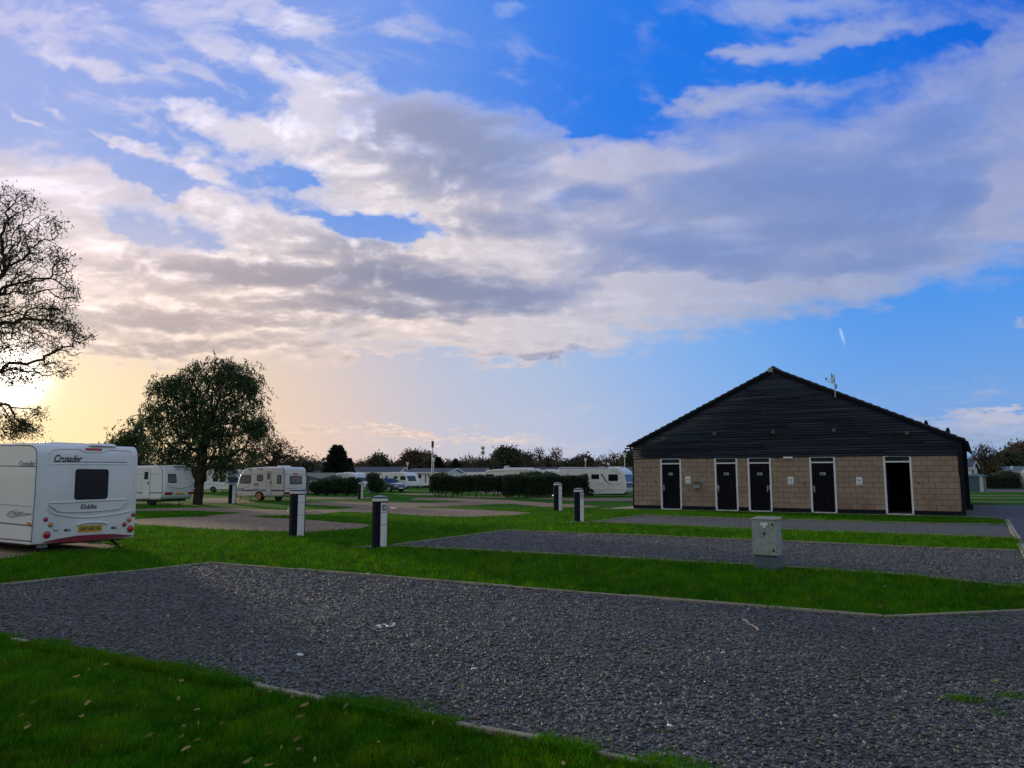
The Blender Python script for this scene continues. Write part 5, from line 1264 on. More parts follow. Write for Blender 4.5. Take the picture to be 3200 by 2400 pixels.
for x_ in (-1.35, 1.35):
    for y_ in (-.02, 1.55):
        w_ = empty('wheel', (x_, y_, .31)); w_.parent = t
        MB().lathe([(.18, 0), (.30, 0), (.31, .03), (.31, .17), (.30, .19), (.18, .19)], 20, axis='y').build('tyre', M['tyre'], w_); MB().lathe([(.19, -.005), (.05, -.02)], 14, axis='y').build('rim', M['rim'], w_)
# ------------------------------------------------------------------ service bollards
def bollard(px, py, topy, wpx, label, rz, txt=None, tap=False):
    g_ = ground(px, py); Y = g_.y
    H = at(px, topy, Y).z; r = wpx / 2404.0 * Y / 2
    t = empty('service_bollard', (g_.x, g_.y, 0), rz, label=label, category='bollard', group='navy and white service bollards on the lawns')
    n = 8; ph = math.pi / 8; R = r / math.cos(ph) * .98
    z1 = H - .13
    MB().lathe([(R, -.05), (R, z1)], n, ph=ph).build('post', M['navy'], t, bevel=.008)
    # white front panel (proud), in three pieces with seams
    y = -(r * .98) ; pw = R * math.sin(ph) * .98 * 1.25
    seam = z1 * .5; pieces = [(.02, seam - .004), (seam + .004, z1 - .24), (z1 - .232, z1 - .03)]
    pn = MB()
    for a, b in pieces: pn.box(-pw, pw, y - .022, y + .01, a, b)
    po = pn.build('panel', M['white'], t, bevel=.006)
    MB().box(-pw - .012, pw + .012, y - .012, y + .02, .0, z1 - .01).build('panel_frame', M['black'], t)
    MB().lathe([(R * 1.0, z1 + .001), (R * 1.02, z1 + .004), (R * 1.02, z1 + .065), (R * .99, z1 + .07)], n, ph=ph).build('light_band', M['white'], t)
    cap = MB().lathe([(R * 1.05, z1 + .0705), (R * 1.06, z1 + .085), (R * 1.0, z1 + .095)], n, ph=ph).build('cap_rim', M['black'], t)
    MB().lathe([(R * .99, z1 + .0955), (R * .6, z1 + .118), (R * .12, z1 + .13), (.004, z1 + .131)], n, ph=ph).build('cap', M['grey'], t)
    if txt: text_part('number', txt, po, Face(lambda a, b, o: (a, y - .022 - o, b), (math.radians(90), 0, 0)), 0, z1 - .14, .17, M['line'], .003, width=pw * 1.45, bold=.004)
    if tap:
        s = -1; MB().tube([(s * r * .98, 0, z1 * .63), (s * (r + .07), 0, z1 * .63), (s * (r + .085), 0, z1 * .58)], .014, 8).box(s * r - .05, s * r - .02, -.035, .035, z1 * .63 + .015, z1 * .63 + .028).build('tap', M['steel'], t)
    return t
def face(px, off): # turn so the white panel shows right of centre
    return -math.atan((px - 1600) / 2404.0) + math.radians(off)
bollard(1185, 1711, 1548, 45, 'navy and white bollard marked S2 in the middle lawn', face(1185, 31), 'S2')
bollard(927, 1676, 1527, 45, 'navy bollard with a wide grey-white panel and small tap, left of the S2 bollard', face(927, 27), tap=True)
bollard(1809, 1631, 1525, 29, 'navy bollard marked S3 nearest the corner of the grey gravel pitch', face(1809, 40), 'S3')
bollard(1743, 1598, 1507, 25, 'navy bollard standing in front of the hedge, left of the S3 bollard', face(1743, 38), tap=True)
bollard(725, 1574, 1508, 22, 'dark and white bollard at the front end of the cream caravan', face(725, 22))
bollard(1127, 1560, 1507, 15, 'slim bollard in front of the low shrubs, facing right', face(1127, 28))
bollard(1154, 1541, 1503, 11, 'small pale bollard farther back beside the round bush and dark car', face(1154, 5))
p = ground(1110, 1712); sheet('slab', px_poly([(1092, 1712), (1150, 1705), (1250, 1707), (1200, 1713)]), .01, M['concrete'], kind='structure')
sheet('slab', px_poly([(1765, 1632), (1790, 1629), (1850, 1631), (1830, 1634)]), .01, M['concrete'], kind='structure')

# ------------------------------------------------------------------ electricity cabinet
C0 = ground(2357, 1779).xy; C1 = ground(2433, 1784).xy
cu = (C1 - C0).normalized(); cw = (C1 - C0).length
t = empty('electric_cabinet', (C0.x, C0.y, 0), math.atan2(cu.y, cu.x), label='small weathered grey electricity cabinet with a lightning bolt sign on the lawn', category='cabinet')
D0 = .30; zb, zt_ = .235, .845
MB().box(.0, cw, 0, D0, -.05, zb - .012).build('base', M['cab_base'], t, bevel=.008)
MB().box(-.012, cw - .004, -.012, D0 + .01, zb, zt_ - .02).build('body', M['cab'], t, bevel=.01)
MB().prism([(-.028, -.03, zt_ - .019), (cw + .012, -.03, zt_ - .019), (cw + .012, D0 + .03, zt_ - .019), (-.028, D0 + .03, zt_ - .019)], [(-.028, -.03, zt_ + .0), (cw + .012, -.03, zt_ + .0), (cw + .0, D0 + .02, zt_ + .025), (-.015, D0 + .02, zt_ + .025)]).build('lid', M['concrete'], t, bevel=.004)
dr = MB().box(-.004, cw - .012, -.024, -.0125, zb + .012, zt_ - .03).build('door', M['cab'], t, bevel=.003)
f_ = Face(lambda a, b, o: (a, -.024 - o, b), (math.radians(90), 0, 0))
k = MB(); f_.plate(k, cw * .34, cw * .64, .735, .78, 0, 0, .004); k.build('sign_plate', M['sign'], dr)
k = MB(); f_.plate(k, cw * .43, cw * .55, .69, .733, 0, 0, .004); k.build('sign_plate', M['white'], dr)
k = MB()
bolt = [(cw * .55, .655), (cw * .40, .585), (cw * .47, .59), (cw * .41, .535), (cw * .58, .61), (cw * .50, .607)]
k.prism([f_.fn(a, b, 0) for a, b in bolt], [f_.fn(a, b, .004) for a, b in bolt]); k.build('bolt_symbol', M['line'], dr)
k = MB()
for a, b in ((cw * .84, .755), (cw * .86, .325)): f_.plate(k, a - .014, a + .014, b - .018, b + .018, .004, 0, .006)
k.build('lock', M['black'], dr)

# ------------------------------------------------------------------ lamp posts and masts
def lamp_post(px, topy, Y, label, basey=None):
    top = at(px, topy, Y); t = empty('lamp_post', (top.x, Y, 0), 0, label=label, category='street lamp', group='lantern lamp posts among the holiday homes'); h = top.z
    MB().lathe([(.10, 0), (.10, .6), (.06, .7), (.045, h - .75), (.07, h - .72)], 8).build('pole', M['galv'], t)
    MB().lathe([(.09, h - .71), (.17, h - .25), (.17, h - .22), (.15, h - .21)], 8).build('lantern', M['sign'], t)
    MB().lathe([(.21, h - .209), (.16, h - .12), (.04, h - .03), (.02, h)], 8).build('lantern_cap', M['black'], t)
lamp_post(1952, 1407, 75, 'tall lantern lamp post at the left eave of the tan building')
lamp_post(1830, 1426, 100, 'lantern lamp post above the large caravan with the swirl decal')
lamp_post(1356, 1424, 90, 'lantern lamp post rising at the left end of the clipped hedge')
lamp_post(1274, 1440, 115, 'white-topped lamp post between the two long holiday homes')
lamp_post(3162, 1452, 116, 'short white-topped lamp post by the green-roofed holiday home')
p = at(1352, 1378, 105); t = empty('mast_pole', (p.x, p.y, 0), 0, label='tall thin pole with a small box on top, behind the holiday homes', category='pole')
MB().lathe([(.10, 0), (.07, p.z - .9)], 8).build('pole', M['galv'], t); MB().box(-.16, .16, -.12, .12, p.z - .9, p.z).build('camera_box', M['line'], t, bevel=.03)
p = at(1509, 1393, 420); t = empty('radio_mast', (p.x, p.y, 0), 0, label='distant phone mast with two rings of antennas above the tree line', category='mast'); h = p.z
MB().lathe([(.55, 0), (.4, h - 1)], 8).build('pole', M['galv'], t)
for z_ in (h - 2.0, h - 4.6):
    for i in range(6):
        a = i * math.pi / 3; MB().box(.75 * math.cos(a) - .2, .75 * math.cos(a) + .2, .75 * math.sin(a) - .12, .75 * math.sin(a) + .12, z_, z_ + 1.7).build('antenna', M['galv'], t)
    MB().lathe([(.6, z_ + .4), (.7, z_ + .4), (.7, z_ + .5), (.6, z_ + .5)], 12).build('platform', M['galv'], t)
# ------------------------------------------------------------------ trees
def px_ell(lst, Y, depth=1.0):
    """crown lobes given as picture ellipses at distance Y -> (centre, radii) in metres"""
    out = []
    for e in lst:
        x, y, rx, ry = e[:4]; c = at(x, y, Y); s_ = Y / 2404.0
        out.append((np.array((c.x, c.y + (e[4] if len(e) > 4 else 0), c.z)), np.array((rx * s_, rx * s_ * depth, ry * s_))))
    return out
def sample_ells(ells, n, rs, shell=.0, zmin=0.0, vp=.8):
    vol = np.array([e[1].prod() ** vp for e in ells]); vol /= vol.sum(); out = []
    for (c, r), v in zip(ells, vol):
        k = int(n * v) + 1
        d = rs.normal(size=(k, 3)); d /= np.linalg.norm(d, axis=1)[:, None]
        rad = rs.uniform(shell, 1, k) ** (1 / 2.2)
        out.append(c + d * rad[:, None] * r)
    P = np.concatenate(out); return P[P[:, 2] > zmin]
def grow(trunk, targets, seg, wig, rs, rise=0.0, curl=0.0):
    """join every target to the nearest part of the tree with a crooked branch"""
    P = [np.array(trunk[0], float)]; par = [-1]
    for a, b in zip(trunk, trunk[1:]):
        a, b = np.array(a, float), np.array(b, float); k = max(1, int(np.linalg.norm(b - a) / seg))
        for j in range(1, k + 1): P.append(a + (b - a) * j / k + rs.normal(size=3) * seg * .04); par.append(len(P) - 2)
    fork = np.array(trunk[-1]); ntr = len(P)
    order = np.argsort(np.linalg.norm(targets - fork, axis=1) + rs.uniform(0, .6, len(targets)))
    N = np.zeros((len(targets) * 60 + 500, 3)); N[:len(P)] = P; cnt = len(P); par = list(par); cost = np.zeros(len(N)); tips = []
    for i in range(1, cnt): cost[i] = cost[par[i]] + np.linalg.norm(N[i] - N[par[i]])
    for ti in order:
        T = targets[ti]
        d = np.linalg.norm(N[:cnt] - T, axis=1) + .25 * cost[:cnt]; d[:max(1, int(ntr * .55))] += 50
        j = int(np.argmin(d)); A_ = N[j].copy(); L = np.linalg.norm(T - A_); k = max(1, int(L / seg))
        if cnt + k + 2 > len(N): break
        off = np.zeros(3); prev = j; ctl = (A_ + T) / 2 + np.array((0, 0, rise * L)) + rs.normal(size=3) * L * .08
        for s_ in range(1, k + 1):
            t = s_ / k; p = (1 - t) ** 2 * A_ + 2 * t * (1 - t) * ctl + t * t * T
            off = off * .7 + rs.normal(size=3) * wig * seg
            if curl: off += curl * seg * np.array((math.sin(cnt * 1.1), math.cos(cnt * .9), math.sin(cnt * .7)))
            N[cnt] = p + off; par.append(prev); cost[cnt] = cost[prev] + np.linalg.norm(N[cnt] - N[prev]); prev = cnt; cnt += 1
        tips.append(prev)
    return N[:cnt], np.array(par), np.array(tips), ntr
def radii(N, par, tips, rtip, rbase, expo=.5):
    c = np.zeros(len(N)); c[tips] += 1
    for i in range(len(N) - 1, 0, -1): c[par[i]] += max(c[i], .0)
    c = np.maximum(c, 1); r = rtip * c ** expo
    k = rbase / r[0]
    if k > 1: r = rtip * c ** (expo * (1 + math.log(k) / (expo * math.log(c[0]) + 1e-9)))
    else: r = rtip + (r - rtip) * (rbase - rtip) / max(r[0] - rtip, 1e-6)
    return r
def tubes(N, par, r, sel, n):
    i = np.nonzero(sel)[0]; i = i[i > 0]; a, b = N[par[i]], N[i]; ra, rb_ = np.minimum(r[par[i]], r[i] * 1.5), r[i]
    d = b - a; d /= np.linalg.norm(d, axis=1)[:, None] + 1e-9
    ref = np.where(np.abs(d[:, 2:3]) < .9, np.array([[0, 0, 1.]]), np.array([[1., 0, 0]]))
    u = np.cross(d, ref); u /= np.linalg.norm(u, axis=1)[:, None] + 1e-9; v = np.cross(d, u)
    V = []
    for k in range(n):
        t = 2 * math.pi * k / n; o = u * math.cos(t) + v * math.sin(t); V.append(a + o * ra[:, None]); V.append(b + o * rb_[:, None])
    V = np.stack(V, 1).reshape(-1, 3); base = (np.arange(len(i)) * 2 * n)[:, None]
    Q = np.concatenate([base + np.array([[2 * k, (2 * k + 2) % (2 * n), (2 * k + 3) % (2 * n), 2 * k + 1]]) for k in range(n)])
    return V, Q
def leaves(C, per, spread, L, w, rs, hang=0.0, down=0.0):
    n = len(C) * per; c = np.repeat(C, per, 0) + rs.normal(size=(n, 3)) * spread
    if down:      # leaves strung along hanging shoots
        ns = max(2, per // 9); so = rs.normal(size=(len(C), ns, 3)) * spread * 1.5; sl = rs.uniform(.25, 1, (len(C), ns)) * down
        ci = np.repeat(np.arange(len(C)), per); si = rs.randint(0, ns, n); tt_ = rs.uniform(0, 1, n)
        c = C[ci] + so[ci, si] + rs.normal(size=(n, 3)) * .035; c[:, 2] -= tt_ * sl[ci, si]; c[:, :2] += (so[ci, si, :2] * .8) * (tt_ ** 2)[:, None]
    d = rs.normal(size=(n, 3)); d[:, 2] -= hang * 2; d /= np.linalg.norm(d, axis=1)[:, None]
    o = np.cross(d, rs.normal(size=(n, 3))); o /= np.linalg.norm(o, axis=1)[:, None] + 1e-9
    l = (L * rs.uniform(.6, 1.3, n))[:, None]; ww = (w * rs.uniform(.7, 1.3, n))[:, None]
    V = np.stack([c, c + d * l * .5 + o * ww / 2, c + d * l, c + d * l * .5 - o * ww / 2], 1).reshape(-1, 3)
    Q = np.arange(n * 4).reshape(-1, 4)
    return V, Q, n
def tree(name, label, Y, basepx, lobes, ntar=300, leaf='leaf_dull', per=10, L=.15, w=.06, spread=.25, seg=.4, wig=.12, rb=.2, rt=.01, rise=.1, curl=0, hang=0, down=0, forks=None, seed=1, group='trees round the caravan park', cat='tree', depth=.9, density_clump=0, trunk_top=None, twig='twig', zmin=.6, keep=1.0, shell=0.0, vp=.8):
    rs = np.random.RandomState(seed); ells = px_ell(lobes, Y, depth)
    bx = at(basepx[0], 1489, Y).x; base = np.array((bx, Y, 0.0))
    T = sample_ells(ells, ntar, rs, shell, zmin, vp)
    cz = np.average([e[0][2] for e in ells], weights=[e[1][0] for e in ells]); cx = np.average([e[0][0] for e in ells], weights=[e[1][0] ** 2 for e in ells])
    tt = trunk_top or [(bx + (cx - bx) * .25, Y, cz * .35), (bx + (cx - bx) * .6, Y + .1, cz * .7), (cx, Y, cz)]
    N, par, tips, ntr = grow([base] + [np.array(q, float) for q in tt], T, seg, wig, rs, rise, curl)
    r = radii(N, par, tips, rt, rb)
    N = N - base
    t = empty(name, tuple(base), 0, label=label, category=cat, group=group)
    thick = r > max(rt * 3.2, rb * .16)
    V, Q = tubes(N, par, r, thick, 7)
    fastmesh('trunk', V, Q, M['bark'], parent=t)
    Vt, Qt = tubes(N, par, r, ~thick, 3)
    if per:
        C = N[tips]
        if keep < 1: 
            kk = np.sin(C[:, 0] * 2.1 / max(.3, ells[0][1][0] * .3)) * np.sin(C[:, 2] * 2.3 / max(.3, ells[0][1][0] * .3)) + rs.uniform(-.8, .8, len(C)); C = C[kk > np.quantile(kk, 1 - keep)]
        Vl, Ql, n = leaves(C, per, spread, L, w, rs, hang, down)
        cl_ = rs.uniform(0, 1, len(C)); tone = np.clip(np.repeat(np.repeat(cl_, per) * .6 + rs.uniform(0, .4, n), 4), 0, 1)
        VV = np.concatenate([Vt, Vl]); QQ = np.concatenate([Qt, Ql + len(Vt)])
        fastmesh('crown', VV, QQ, [M[twig], M[leaf]], tone=np.concatenate([np.zeros(len(Vt)), tone]), midx=np.concatenate([np.zeros(len(Qt)), np.ones(len(Ql))]), parent=t)
    else:
        fastmesh('crown', Vt, Qt, M[twig], parent=t)
    return t
# curly willow at the left, trunk outside the picture
tree('curly_willow_tree', 'tall twisted willow rising behind the near caravan, thinly leaved', 22, (-330, 1489),
     [(-60, 830, 180, 230), (70, 700, 90, 110), (20, 610, 50, 45), (110, 830, 95, 110), (175, 740, 28, 75), (120, 950, 110, 100), (205, 850, 35, 90), (215, 930, 30, 60), (70, 1040, 150, 90), (190, 1020, 60, 35), (262, 1055, 40, 18), (295, 1045, 18, 10), (225, 1095, 50, 20), (170, 1150, 60, 26), (70, 1170, 80, 40), (-250, 900, 280, 300), (-60, 1100, 150, 150), (40, 1330, 90, 50), (80, 1345, 60, 36), (-80, 1310, 120, 60), (120, 1290, 30, 14)],
     ntar=2800, leaf='leaf_curl', per=15, L=.12, w=.028, spread=.10, seg=.13, wig=.30, rb=.2, rt=.0058, rise=.05, curl=.08, hang=.25, seed=4, depth=.7, zmin=1.6, keep=.45, shell=.1, vp=.5,
     trunk_top=[(-17.5, 22, 1.6), (-16.6, 22.1, 3.4), (-15.9, 22, 5.2), (-15.2, 22, 7)])
# the big willow on the lawn
big_willow = tree('willow_tree', 'big round leafy willow on the lawn between two caravans', 43.5, (622, 1573),
     [(660, 1230, 110, 80), (560, 1235, 80, 70), (755, 1235, 55, 75), (520, 1320, 60, 75), (640, 1310, 110, 50), (775, 1320, 52, 50), (590, 1165, 42, 36), (655, 1145, 30, 26), (710, 1150, 36, 28), (775, 1182, 45, 42), (500, 1210, 34, 34), (560, 1400, 60, 36), (710, 1385, 50, 50), (500, 1400, 44, 52), (640, 1335, 110, 50), (805, 1340, 34, 55), (790, 1400, 36, 36), (540, 1195, 40, 34), (700, 1165, 70, 34), (640, 1425, 60, 30), (560, 1432, 50, 24), (705, 1440, 50, 26), (620, 1140, 14, 24), (705, 1128, 12, 24), (775, 1150, 12, 24), (545, 1182, 14, 22), (668, 1122, 10, 20), (808, 1335, 28, 34), (465, 1275, 26, 30), (710, 1450, 40, 26), (820, 1300, 18, 30), (790, 1240, 30, 50)],
     ntar=1400, leaf='leaf_willow', per=46, L=.17, w=.05, spread=.15, seg=.30, wig=.16, rb=.27, rt=.010, rise=.12, hang=.9, down=.6, seed=8, depth=.75, zmin=1.8, keep=.80, vp=.6,
     trunk_top=[(at(622, 1489, 43.5).x + .02, 43.5, 1.2), (at(626, 1489, 43.5).x, 43.6, 2.2), (at(632, 1489, 43.5).x, 43.5, 3.2), (at(640, 1489, 43.5).x, 43.5, 4.6)])
for pts_ in (((622, 1512), (606, 1478), (588, 1462), (570, 1420)), ((628, 1505), (640, 1470), (655, 1450), (676, 1400))):
    b_ = big_willow.location; w_ = [at(x, y, 43.4) - b_ for x, y in pts_]
    w_[0].y += .1
    MB().tube(w_, [.17, .14, .11, .06], 8).build('limb', M['bark'], big_willow, smooth='all')
tree('willow_tree', 'smaller dull willow half behind the left side of the big one', 56, (420, 1560),
     [(395, 1370, 36, 36), (370, 1400, 36, 36), (430, 1400, 46, 50), (430, 1310, 22, 24), (400, 1430, 56, 30), (352, 1385, 14, 20), (440, 1350, 34, 40)],
     ntar=340, leaf='leaf_willow', per=34, L=.22, w=.07, spread=.22, seg=.4, wig=.16, rb=.2, rt=.012, rise=.12, hang=.8, down=.6, seed=9, zmin=1.6, keep=.85)
# spreading bare tree behind the cream caravan
tree('bare_tree', 'wide bare spreading tree behind the cream caravan', 78, (850, 1530),
     [(850, 1415, 75, 50), (900, 1430, 50, 38), (800, 1430, 45, 38), (860, 1385, 50, 24), (930, 1445, 25, 24)],
     ntar=800, leaf='leaf_brown', per=2, L=.25, w=.10, spread=.3, seg=.45, wig=.2, rb=.3, rt=.014, rise=.2, seed=11, zmin=1.8)
tree('thorn_bush_tree', 'low dull brown thicket tree under the bare tree', 84, (920, 1530), [(920, 1465, 50, 22), (860, 1470, 70, 18), (960, 1462, 35, 22), (780, 1470, 60, 18)], ntar=420, leaf='leaf_dull', per=22, L=.3, w=.13, spread=.45, seg=.6, rb=.12, rt=.014, seed=12, zmin=.5)
# conifer: dark layered pyramid
def conifer(px, Y, topy, halfpx, label, seed, basey=1500, n=5200, leaf='leaf_conifer', flat=1.0):
    rs = np.random.RandomState(seed); c = at(px, 1489, Y); H = at(px, topy, Y).z; R = halfpx / 2404 * Y
    t = empty('conifer_tree', (c.x, Y, 0), 0, label=label, category='tree', group='trees round the caravan park')
    MB().lathe([(.22, 0), (.15, H * .5), (.03, H * .98)], 8).build('trunk', M['bark'], t)
    h = rs.uniform(.03, .99, n) ** .9; a = rs.uniform(0, 6.283, n); prof = (1 - h) ** .62 * (1 + .18 * np.sin(a * 5 + h * 25) + .12 * np.sin(a * 3 + 40 * h))
    rr = R * prof * rs.uniform(.45, 1.08, n) ** .6
    C = np.stack([rr * np.cos(a), rr * np.sin(a), h * H], 1)
    d = np.stack([np.cos(a), np.sin(a), rs.uniform(.25, 1.1, n)], 1); d /= np.linalg.norm(d, axis=1)[:, None]
    o = np.cross(d, rs.normal(size=(n, 3))); o /= np.linalg.norm(o, axis=1)[:, None]; l = rs.uniform(.35, .95, n)[:, None] * R / 3.; w = l * .28
    V = np.stack([C - d * l * .4, C + o * w, C + d * l, C - o * w], 1).reshape(-1, 3)
    fastmesh('crown', V, np.arange(n * 4).reshape(-1, 4), M[leaf], tone=np.repeat(rs.uniform(0, 1, n), 4), parent=t)
conifer(1052, 92, 1395, 50, 'dark pointed conifer standing alone left of the long holiday home', 3)
conifer(1092, 95, 1432, 24, 'small conifer shoot leaning out at the right of the dark conifer', 4, n=1500)
conifer(1368, 170, 1432, 34, 'dark rounded evergreen at the left of the phone mast', 5, n=2200)
conifer(1424, 172, 1434, 22, 'small dark evergreen close left of the phone mast', 6, n=1600)
conifer(1610, 180, 1447, 14, 'tiny dark evergreen between the mast and the tall bare tree', 7, n=900)
# tree line
line = [ # px, top, half width, kind, label
    (990, 1452, 32, 'bare', 'thin scrubby tree just left of the dark conifer'), (1130, 1440, 26, 'bare', 'pale bare tree right of the dark conifer'), (1183, 1428, 32, 'mixed', 'rounded half-bare tree above the long dark roof'),
    (1222, 1448, 26, 'bare', 'low bare tree at the end of the long dark roof'), (1262, 1432, 22, 'bare', 'slim bare tree left of the brown oak'), (1290, 1416, 30, 'brown', 'brown oak above the white caravan with blue window'), (1326, 1420, 30, 'brown', 'second brown oak, left of the thin pole'),
    (1345, 1436, 24, 'mixed', 'dull tree at the foot of the thin pole'), (1398, 1436, 26, 'bare', 'bare tree between the two dark evergreens'), (1462, 1424, 30, 'bare', 'broad bare tree close left of the phone mast'), (1500, 1432, 26, 'bare', 'bare tree at the foot of the phone mast'),
    (1538, 1428, 26, 'bare', 'bare tree close right of the phone mast'), (1583, 1402, 40, 'green', 'tall dark leafy tree above the hedge'), (1560, 1420, 24, 'brown', 'brown tree at the left foot of the tall leafy tree'), (1622, 1420, 24, 'mixed', 'dull tree at the right foot of the tall leafy tree'),
    (1652, 1410, 24, 'bare', 'mottled bare tree right of the tall leafy tree'), (1685, 1397, 27, 'pale', 'pale rounded bare tree'), (1738, 1396, 24, 'pale', 'pale fan-shaped upright bare tree'), (1712, 1436, 24, 'mixed', 'low dull tree between the two pale bare trees'),
    (1788, 1436, 26, 'bare', 'low bare tree right of the fan-shaped tree'), (1820, 1430, 32, 'brown', 'dark brown tree behind the middle lamp post'), (1866, 1434, 26, 'bare', 'thin bare tree, left of the broad one near the building'), (1910, 1418, 46, 'bare', 'broad bare tree left of the building'),
    (1972, 1416, 24, 'mixed', 'tree showing at the left eave of the building'), (1945, 1440, 26, 'mixed', 'low dull tree under the lamp by the building'), (1775, 1452, 40, 'green', 'low dark leafy tree behind the large caravan'), (1850, 1454, 46, 'brown', 'low brown tree behind the caravan roof vents'),
    (1440, 1452, 46, 'brown', 'low brown tree left of the mast foot'), (1520, 1450, 46, 'mixed', 'low dull tree right of the mast foot'), (1650, 1450, 50, 'brown', 'low brown tree under the mottled bare tree'), (1240, 1458, 34, 'mixed', 'low dull tree above the gable of the long home'), (1150, 1456, 34, 'mixed', 'low dull tree above the left end of the long dark roof')]
for i, (px, top, hw, kind, lab) in enumerate(line):
    Y = 165 + (i * 37 % 23); bot = 1486; lo_ = []
    rs_ = random.Random(i + 50)
    if kind == 'pale': lo_ = [(px, (top + bot) / 2 - 8, hw, (bot - top) / 2.1), (px, top + 22, hw * .8, 20)]
    else:
        lo_ = [(px, (top + bot) / 2 - 4, hw, (bot - top) / 2.2), (px + hw * .3, top + 14, hw * .55, 12), (px - hw * .35, top + 20, hw * .5, 13), (px, bot - 14, hw * 1.1, 14)]
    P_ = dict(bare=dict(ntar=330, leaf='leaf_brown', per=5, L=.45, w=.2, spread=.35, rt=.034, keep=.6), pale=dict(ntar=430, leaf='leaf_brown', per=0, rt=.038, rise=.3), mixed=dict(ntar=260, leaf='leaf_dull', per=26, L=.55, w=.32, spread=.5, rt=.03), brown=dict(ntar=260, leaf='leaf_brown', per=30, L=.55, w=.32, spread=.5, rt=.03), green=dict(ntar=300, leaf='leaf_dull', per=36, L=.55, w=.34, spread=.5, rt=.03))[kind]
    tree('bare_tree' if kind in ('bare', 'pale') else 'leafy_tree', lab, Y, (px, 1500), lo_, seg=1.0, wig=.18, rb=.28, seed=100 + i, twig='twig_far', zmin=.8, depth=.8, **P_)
# far wood closing the horizon behind the single trees
def far_wood(p0, p1, Y, h, seed, n=26000):
    rs = np.random.RandomState(seed); a = at(p0, 1489, Y).x; b = at(p1, 1489, Y).x
    x = rs.uniform(a, b, n); top = h * (1 + .16 * np.sin(x * .11 + seed) + .12 * np.sin(x * .31) + .08 * np.sin(x * .9)); z = top * rs.uniform(0, 1, n) ** .8; y = Y + rs.uniform(0, 14, n)
    V, Q, m_ = leaves(np.stack([x, y, z], 1), 1, .4, 1.5, .9, rs)
    fastmesh('woodland', V, Q, M['leaf_dull' if seed % 2 else 'leaf_brown'], tone=np.repeat(rs.uniform(0, .85, m_), 4), label='far belt of scrub and woodland closing the horizon', category='woodland', kind='stuff')
far_wood(-700, 2100, 215, 4.2, 1, 30000); far_wood(2950, 4200, 215, 4.6, 3, 12000)
# right-hand trees
tree('bare_tree', 'bare rounded tree beyond the shed right of the building', 104, (3078, 1530), [(3078, 1425, 44, 32), (3050, 1435, 28, 22), (3110, 1440, 24, 20), (3078, 1400, 28, 14)], ntar=620, leaf='leaf_brown', per=2, L=.25, w=.1, spread=.3, seg=.5, wig=.2, rb=.25, rt=.02, rise=.2, seed=31, zmin=1.5)
tree('shrub_tree', 'dull low bush under the bare tree behind the shed', 108, (3060, 1520), [(3060, 1462, 40, 16), (3095, 1466, 30, 14)], ntar=220, leaf='leaf_brown', per=20, L=.35, w=.18, spread=.4, seg=.6, rb=.1, seed=32, zmin=.3)
for i, (px, top, hw, lf, lab) in enumerate(((3145, 1424, 34, 'leaf_dull', 'dark green tree left of the tallest at the right edge'), (3205, 1392, 52, 'leaf_brown', 'tall brown-green tree cut by the right edge'), (3190, 1440, 60, 'leaf_dull', 'dark low tree behind the pale green roof'), (3125, 1450, 30, 'leaf_dull', 'small dark tree above the pale green roof end'))):
    tree('leafy_tree', lab, 150 + 6 * i, (px, 1500), [(px, (top + 1480) / 2, hw, (1480 - top) / 2), (px + hw * .4, top + 18, hw * .5, 14), (px - hw * .4, top + 24, hw * .45, 14)], ntar=420, leaf=lf, per=34, L=.6, w=.36, spread=.6, seg=1.0, rb=.3, rt=.03, seed=140 + i, zmin=.8)
# ------------------------------------------------------------------ hedges and shrubs
def hedge(name, label, p0, p1, Y0, Y1, topy, depth, n, seed, zb=.0, leaf='leaf_hedge', stems=True, wob=.06, group=None, topy1=None):
    rs = np.random.RandomState(seed); A_ = at(p0, 1489, Y0); B_ = at(p1, 1489, Y1); H = at(p0, topy, Y0).z
    L = (B_ - A_).length; d = (B_ - A_).normalized(); t = empty(name, (A_.x, A_.y, 0), math.atan2(d.y, d.x), label=label, category='hedge' if name == 'clipped_hedge' else 'shrub', group=group)
    # shell points: front, top, ends, back
    f = rs.uniform(0, 1, n); x = rs.uniform(0, L, n); y = rs.uniform(0, depth, n); z = rs.uniform(zb, H, n)
    k = rs.uniform(0, 1, n)
    fr = k < .5; y[fr] = 0; tp = (k >= .5) & (k < .78); z[tp] = H; bk = (k >= .78) & (k < .9); y[bk] = depth; e = k >= .9; x[e] = np.where(rs.rand(e.sum()) < .5, 0, L)
    x += rs.normal(0, wob, n); y += rs.normal(0, wob, n); z += rs.normal(0, wob, n) + .04 * np.sin(x * 2.3) + .03 * np.sin(x * 5.1 + seed)
    if zb: z = np.maximum(z, zb * (.4 + .5 * np.sin(x * 4.1 + seed) ** 2))
    V, Q, m_ = leaves(np.stack([x, y, z], 1), 1, .02, .13, .07, rs)
    fastmesh('foliage', V, Q, M[leaf], tone=np.repeat(rs.uniform(0, 1, m_) ** 1.3, 4), parent=t)
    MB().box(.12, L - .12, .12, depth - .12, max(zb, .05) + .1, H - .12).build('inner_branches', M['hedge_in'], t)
    if stems:
        sm = MB()
        for i in range(int(L / .45)):
            xx = .2 + i * .45 + rs.uniform(-.12, .12)
            if xx > L - .1: continue
            yy = rs.uniform(.15, depth - .15)
            for q in range(2): sm.tube([(xx, yy, -.02), (xx + rs.uniform(-.1, .1), yy, zb * .6), (xx + rs.uniform(-.28, .28), yy, zb + .25)], [.03, .024, .015], 5)
        sm.build('stem', M['bark'], t)
    return t
hedge('clipped_hedge', 'left half of the long clipped dark hedge, bare stems at its foot', 1345, 1572, 58.5, 58.5, 1492, 1.2, 12000, 1, zb=.38, group='two clipped hedges in a row')
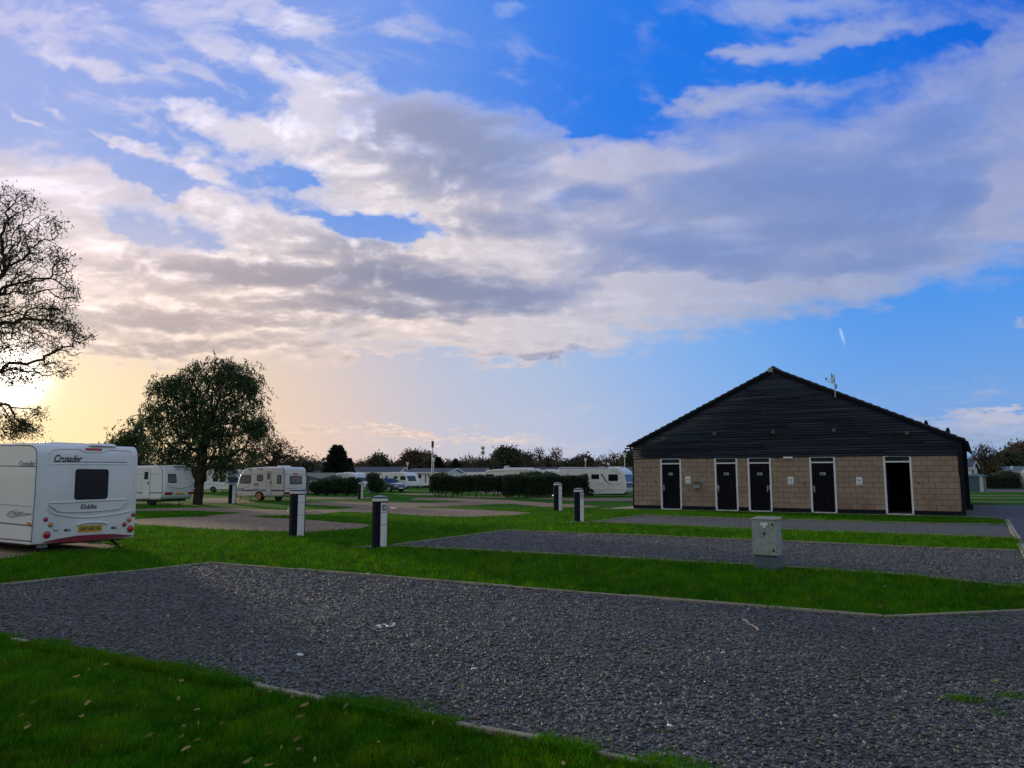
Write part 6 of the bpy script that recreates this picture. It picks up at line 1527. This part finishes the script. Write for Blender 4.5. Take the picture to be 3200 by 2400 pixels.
hedge('clipped_hedge', 'right half of the long clipped dark hedge, reaching down to the grass', 1576, 1836, 57, 57, 1491, 1.3, 15000, 2, zb=.15, group='two clipped hedges in a row')
def bush(label, Y, lobes, n, seed, leaf='leaf_hedge', L=.14, w=.08, name='garden_shrub', stems=2, sp=.10):
    rs = np.random.RandomState(seed); E_ = px_ell(lobes, Y, .8); c0 = E_[0][0]
    t = empty(name, (c0[0], Y, 0), 0, label=label, category='shrub', group='loose shrubs on the lawns')
    C = sample_ells(E_, n, rs, .25, .05) - np.array((c0[0], Y, 0)); V, Q, m_ = leaves(C, 2, sp, L, w, rs)
    fastmesh('foliage', V, Q, M[leaf], tone=np.repeat(rs.uniform(0, 1, m_), 4), parent=t)
    sm = MB()
    for i in range(stems):
        tx = rs.uniform(-.3, .3); sm.tube([(tx * .4, 0, -.02), (tx, 0, .3), (tx * 1.8, .05, .75)], [.035, .03, .015], 5)
    sm.build('stem', M['bark'], t)
labs = ['small shrub at the left end of the shrub row', 'second shrub from the left in the shrub row', 'middle taller shrub of the row before the awning', 'fourth shrub of the row, right of the middle one', 'last shrub of the row, behind the slim bollard']
for i, (px, rx, top, bot) in enumerate(((990, 20, 1508, 1536), (1018, 22, 1502, 1540), (1050, 26, 1497, 1540), (1084, 24, 1497, 1540), (1110, 18, 1498, 1538))):
    bush(labs[i], 63, [(px, (top + bot) / 2, rx, (bot - top) / 2)], 2600, 20 + i)
bush('round shrub with reddish top beside the dark car', 71, [(1172, 1512, 22, 24), (1165, 1495, 16, 12), (1185, 1520, 12, 18)], 2600, 30, 'leaf_hedge')
bush('russet bush top behind the round shrub', 72.5, [(1166, 1492, 18, 10)], 1200, 31, 'leaf_brown')
bush('light green laurel showing above the right hedge', 59.6, [(1668, 1487, 26, 8), (1640, 1489, 18, 6), (1712, 1488, 22, 7), (1736, 1490, 14, 4)], 1800, 33, 'leaf_willow', .16, .08)
bush('light green tuft above the left end of the hedge', 60.5, [(1376, 1490, 20, 7)], 700, 34, 'leaf_willow', .16, .08)
h = hedge('dark_thicket', 'dark thicket between the shed and the right edge', 3088, 3192, 97, 97, 1490, 1.5, 7000, 7, stems=False, wob=.14)
bush('scraggly dark bush in front of the white holiday home', 99, [(3140, 1483, 26, 11), (3166, 1485, 20, 9), (3110, 1488, 18, 7)], 1100, 35, 'leaf_dull', .2, .1)
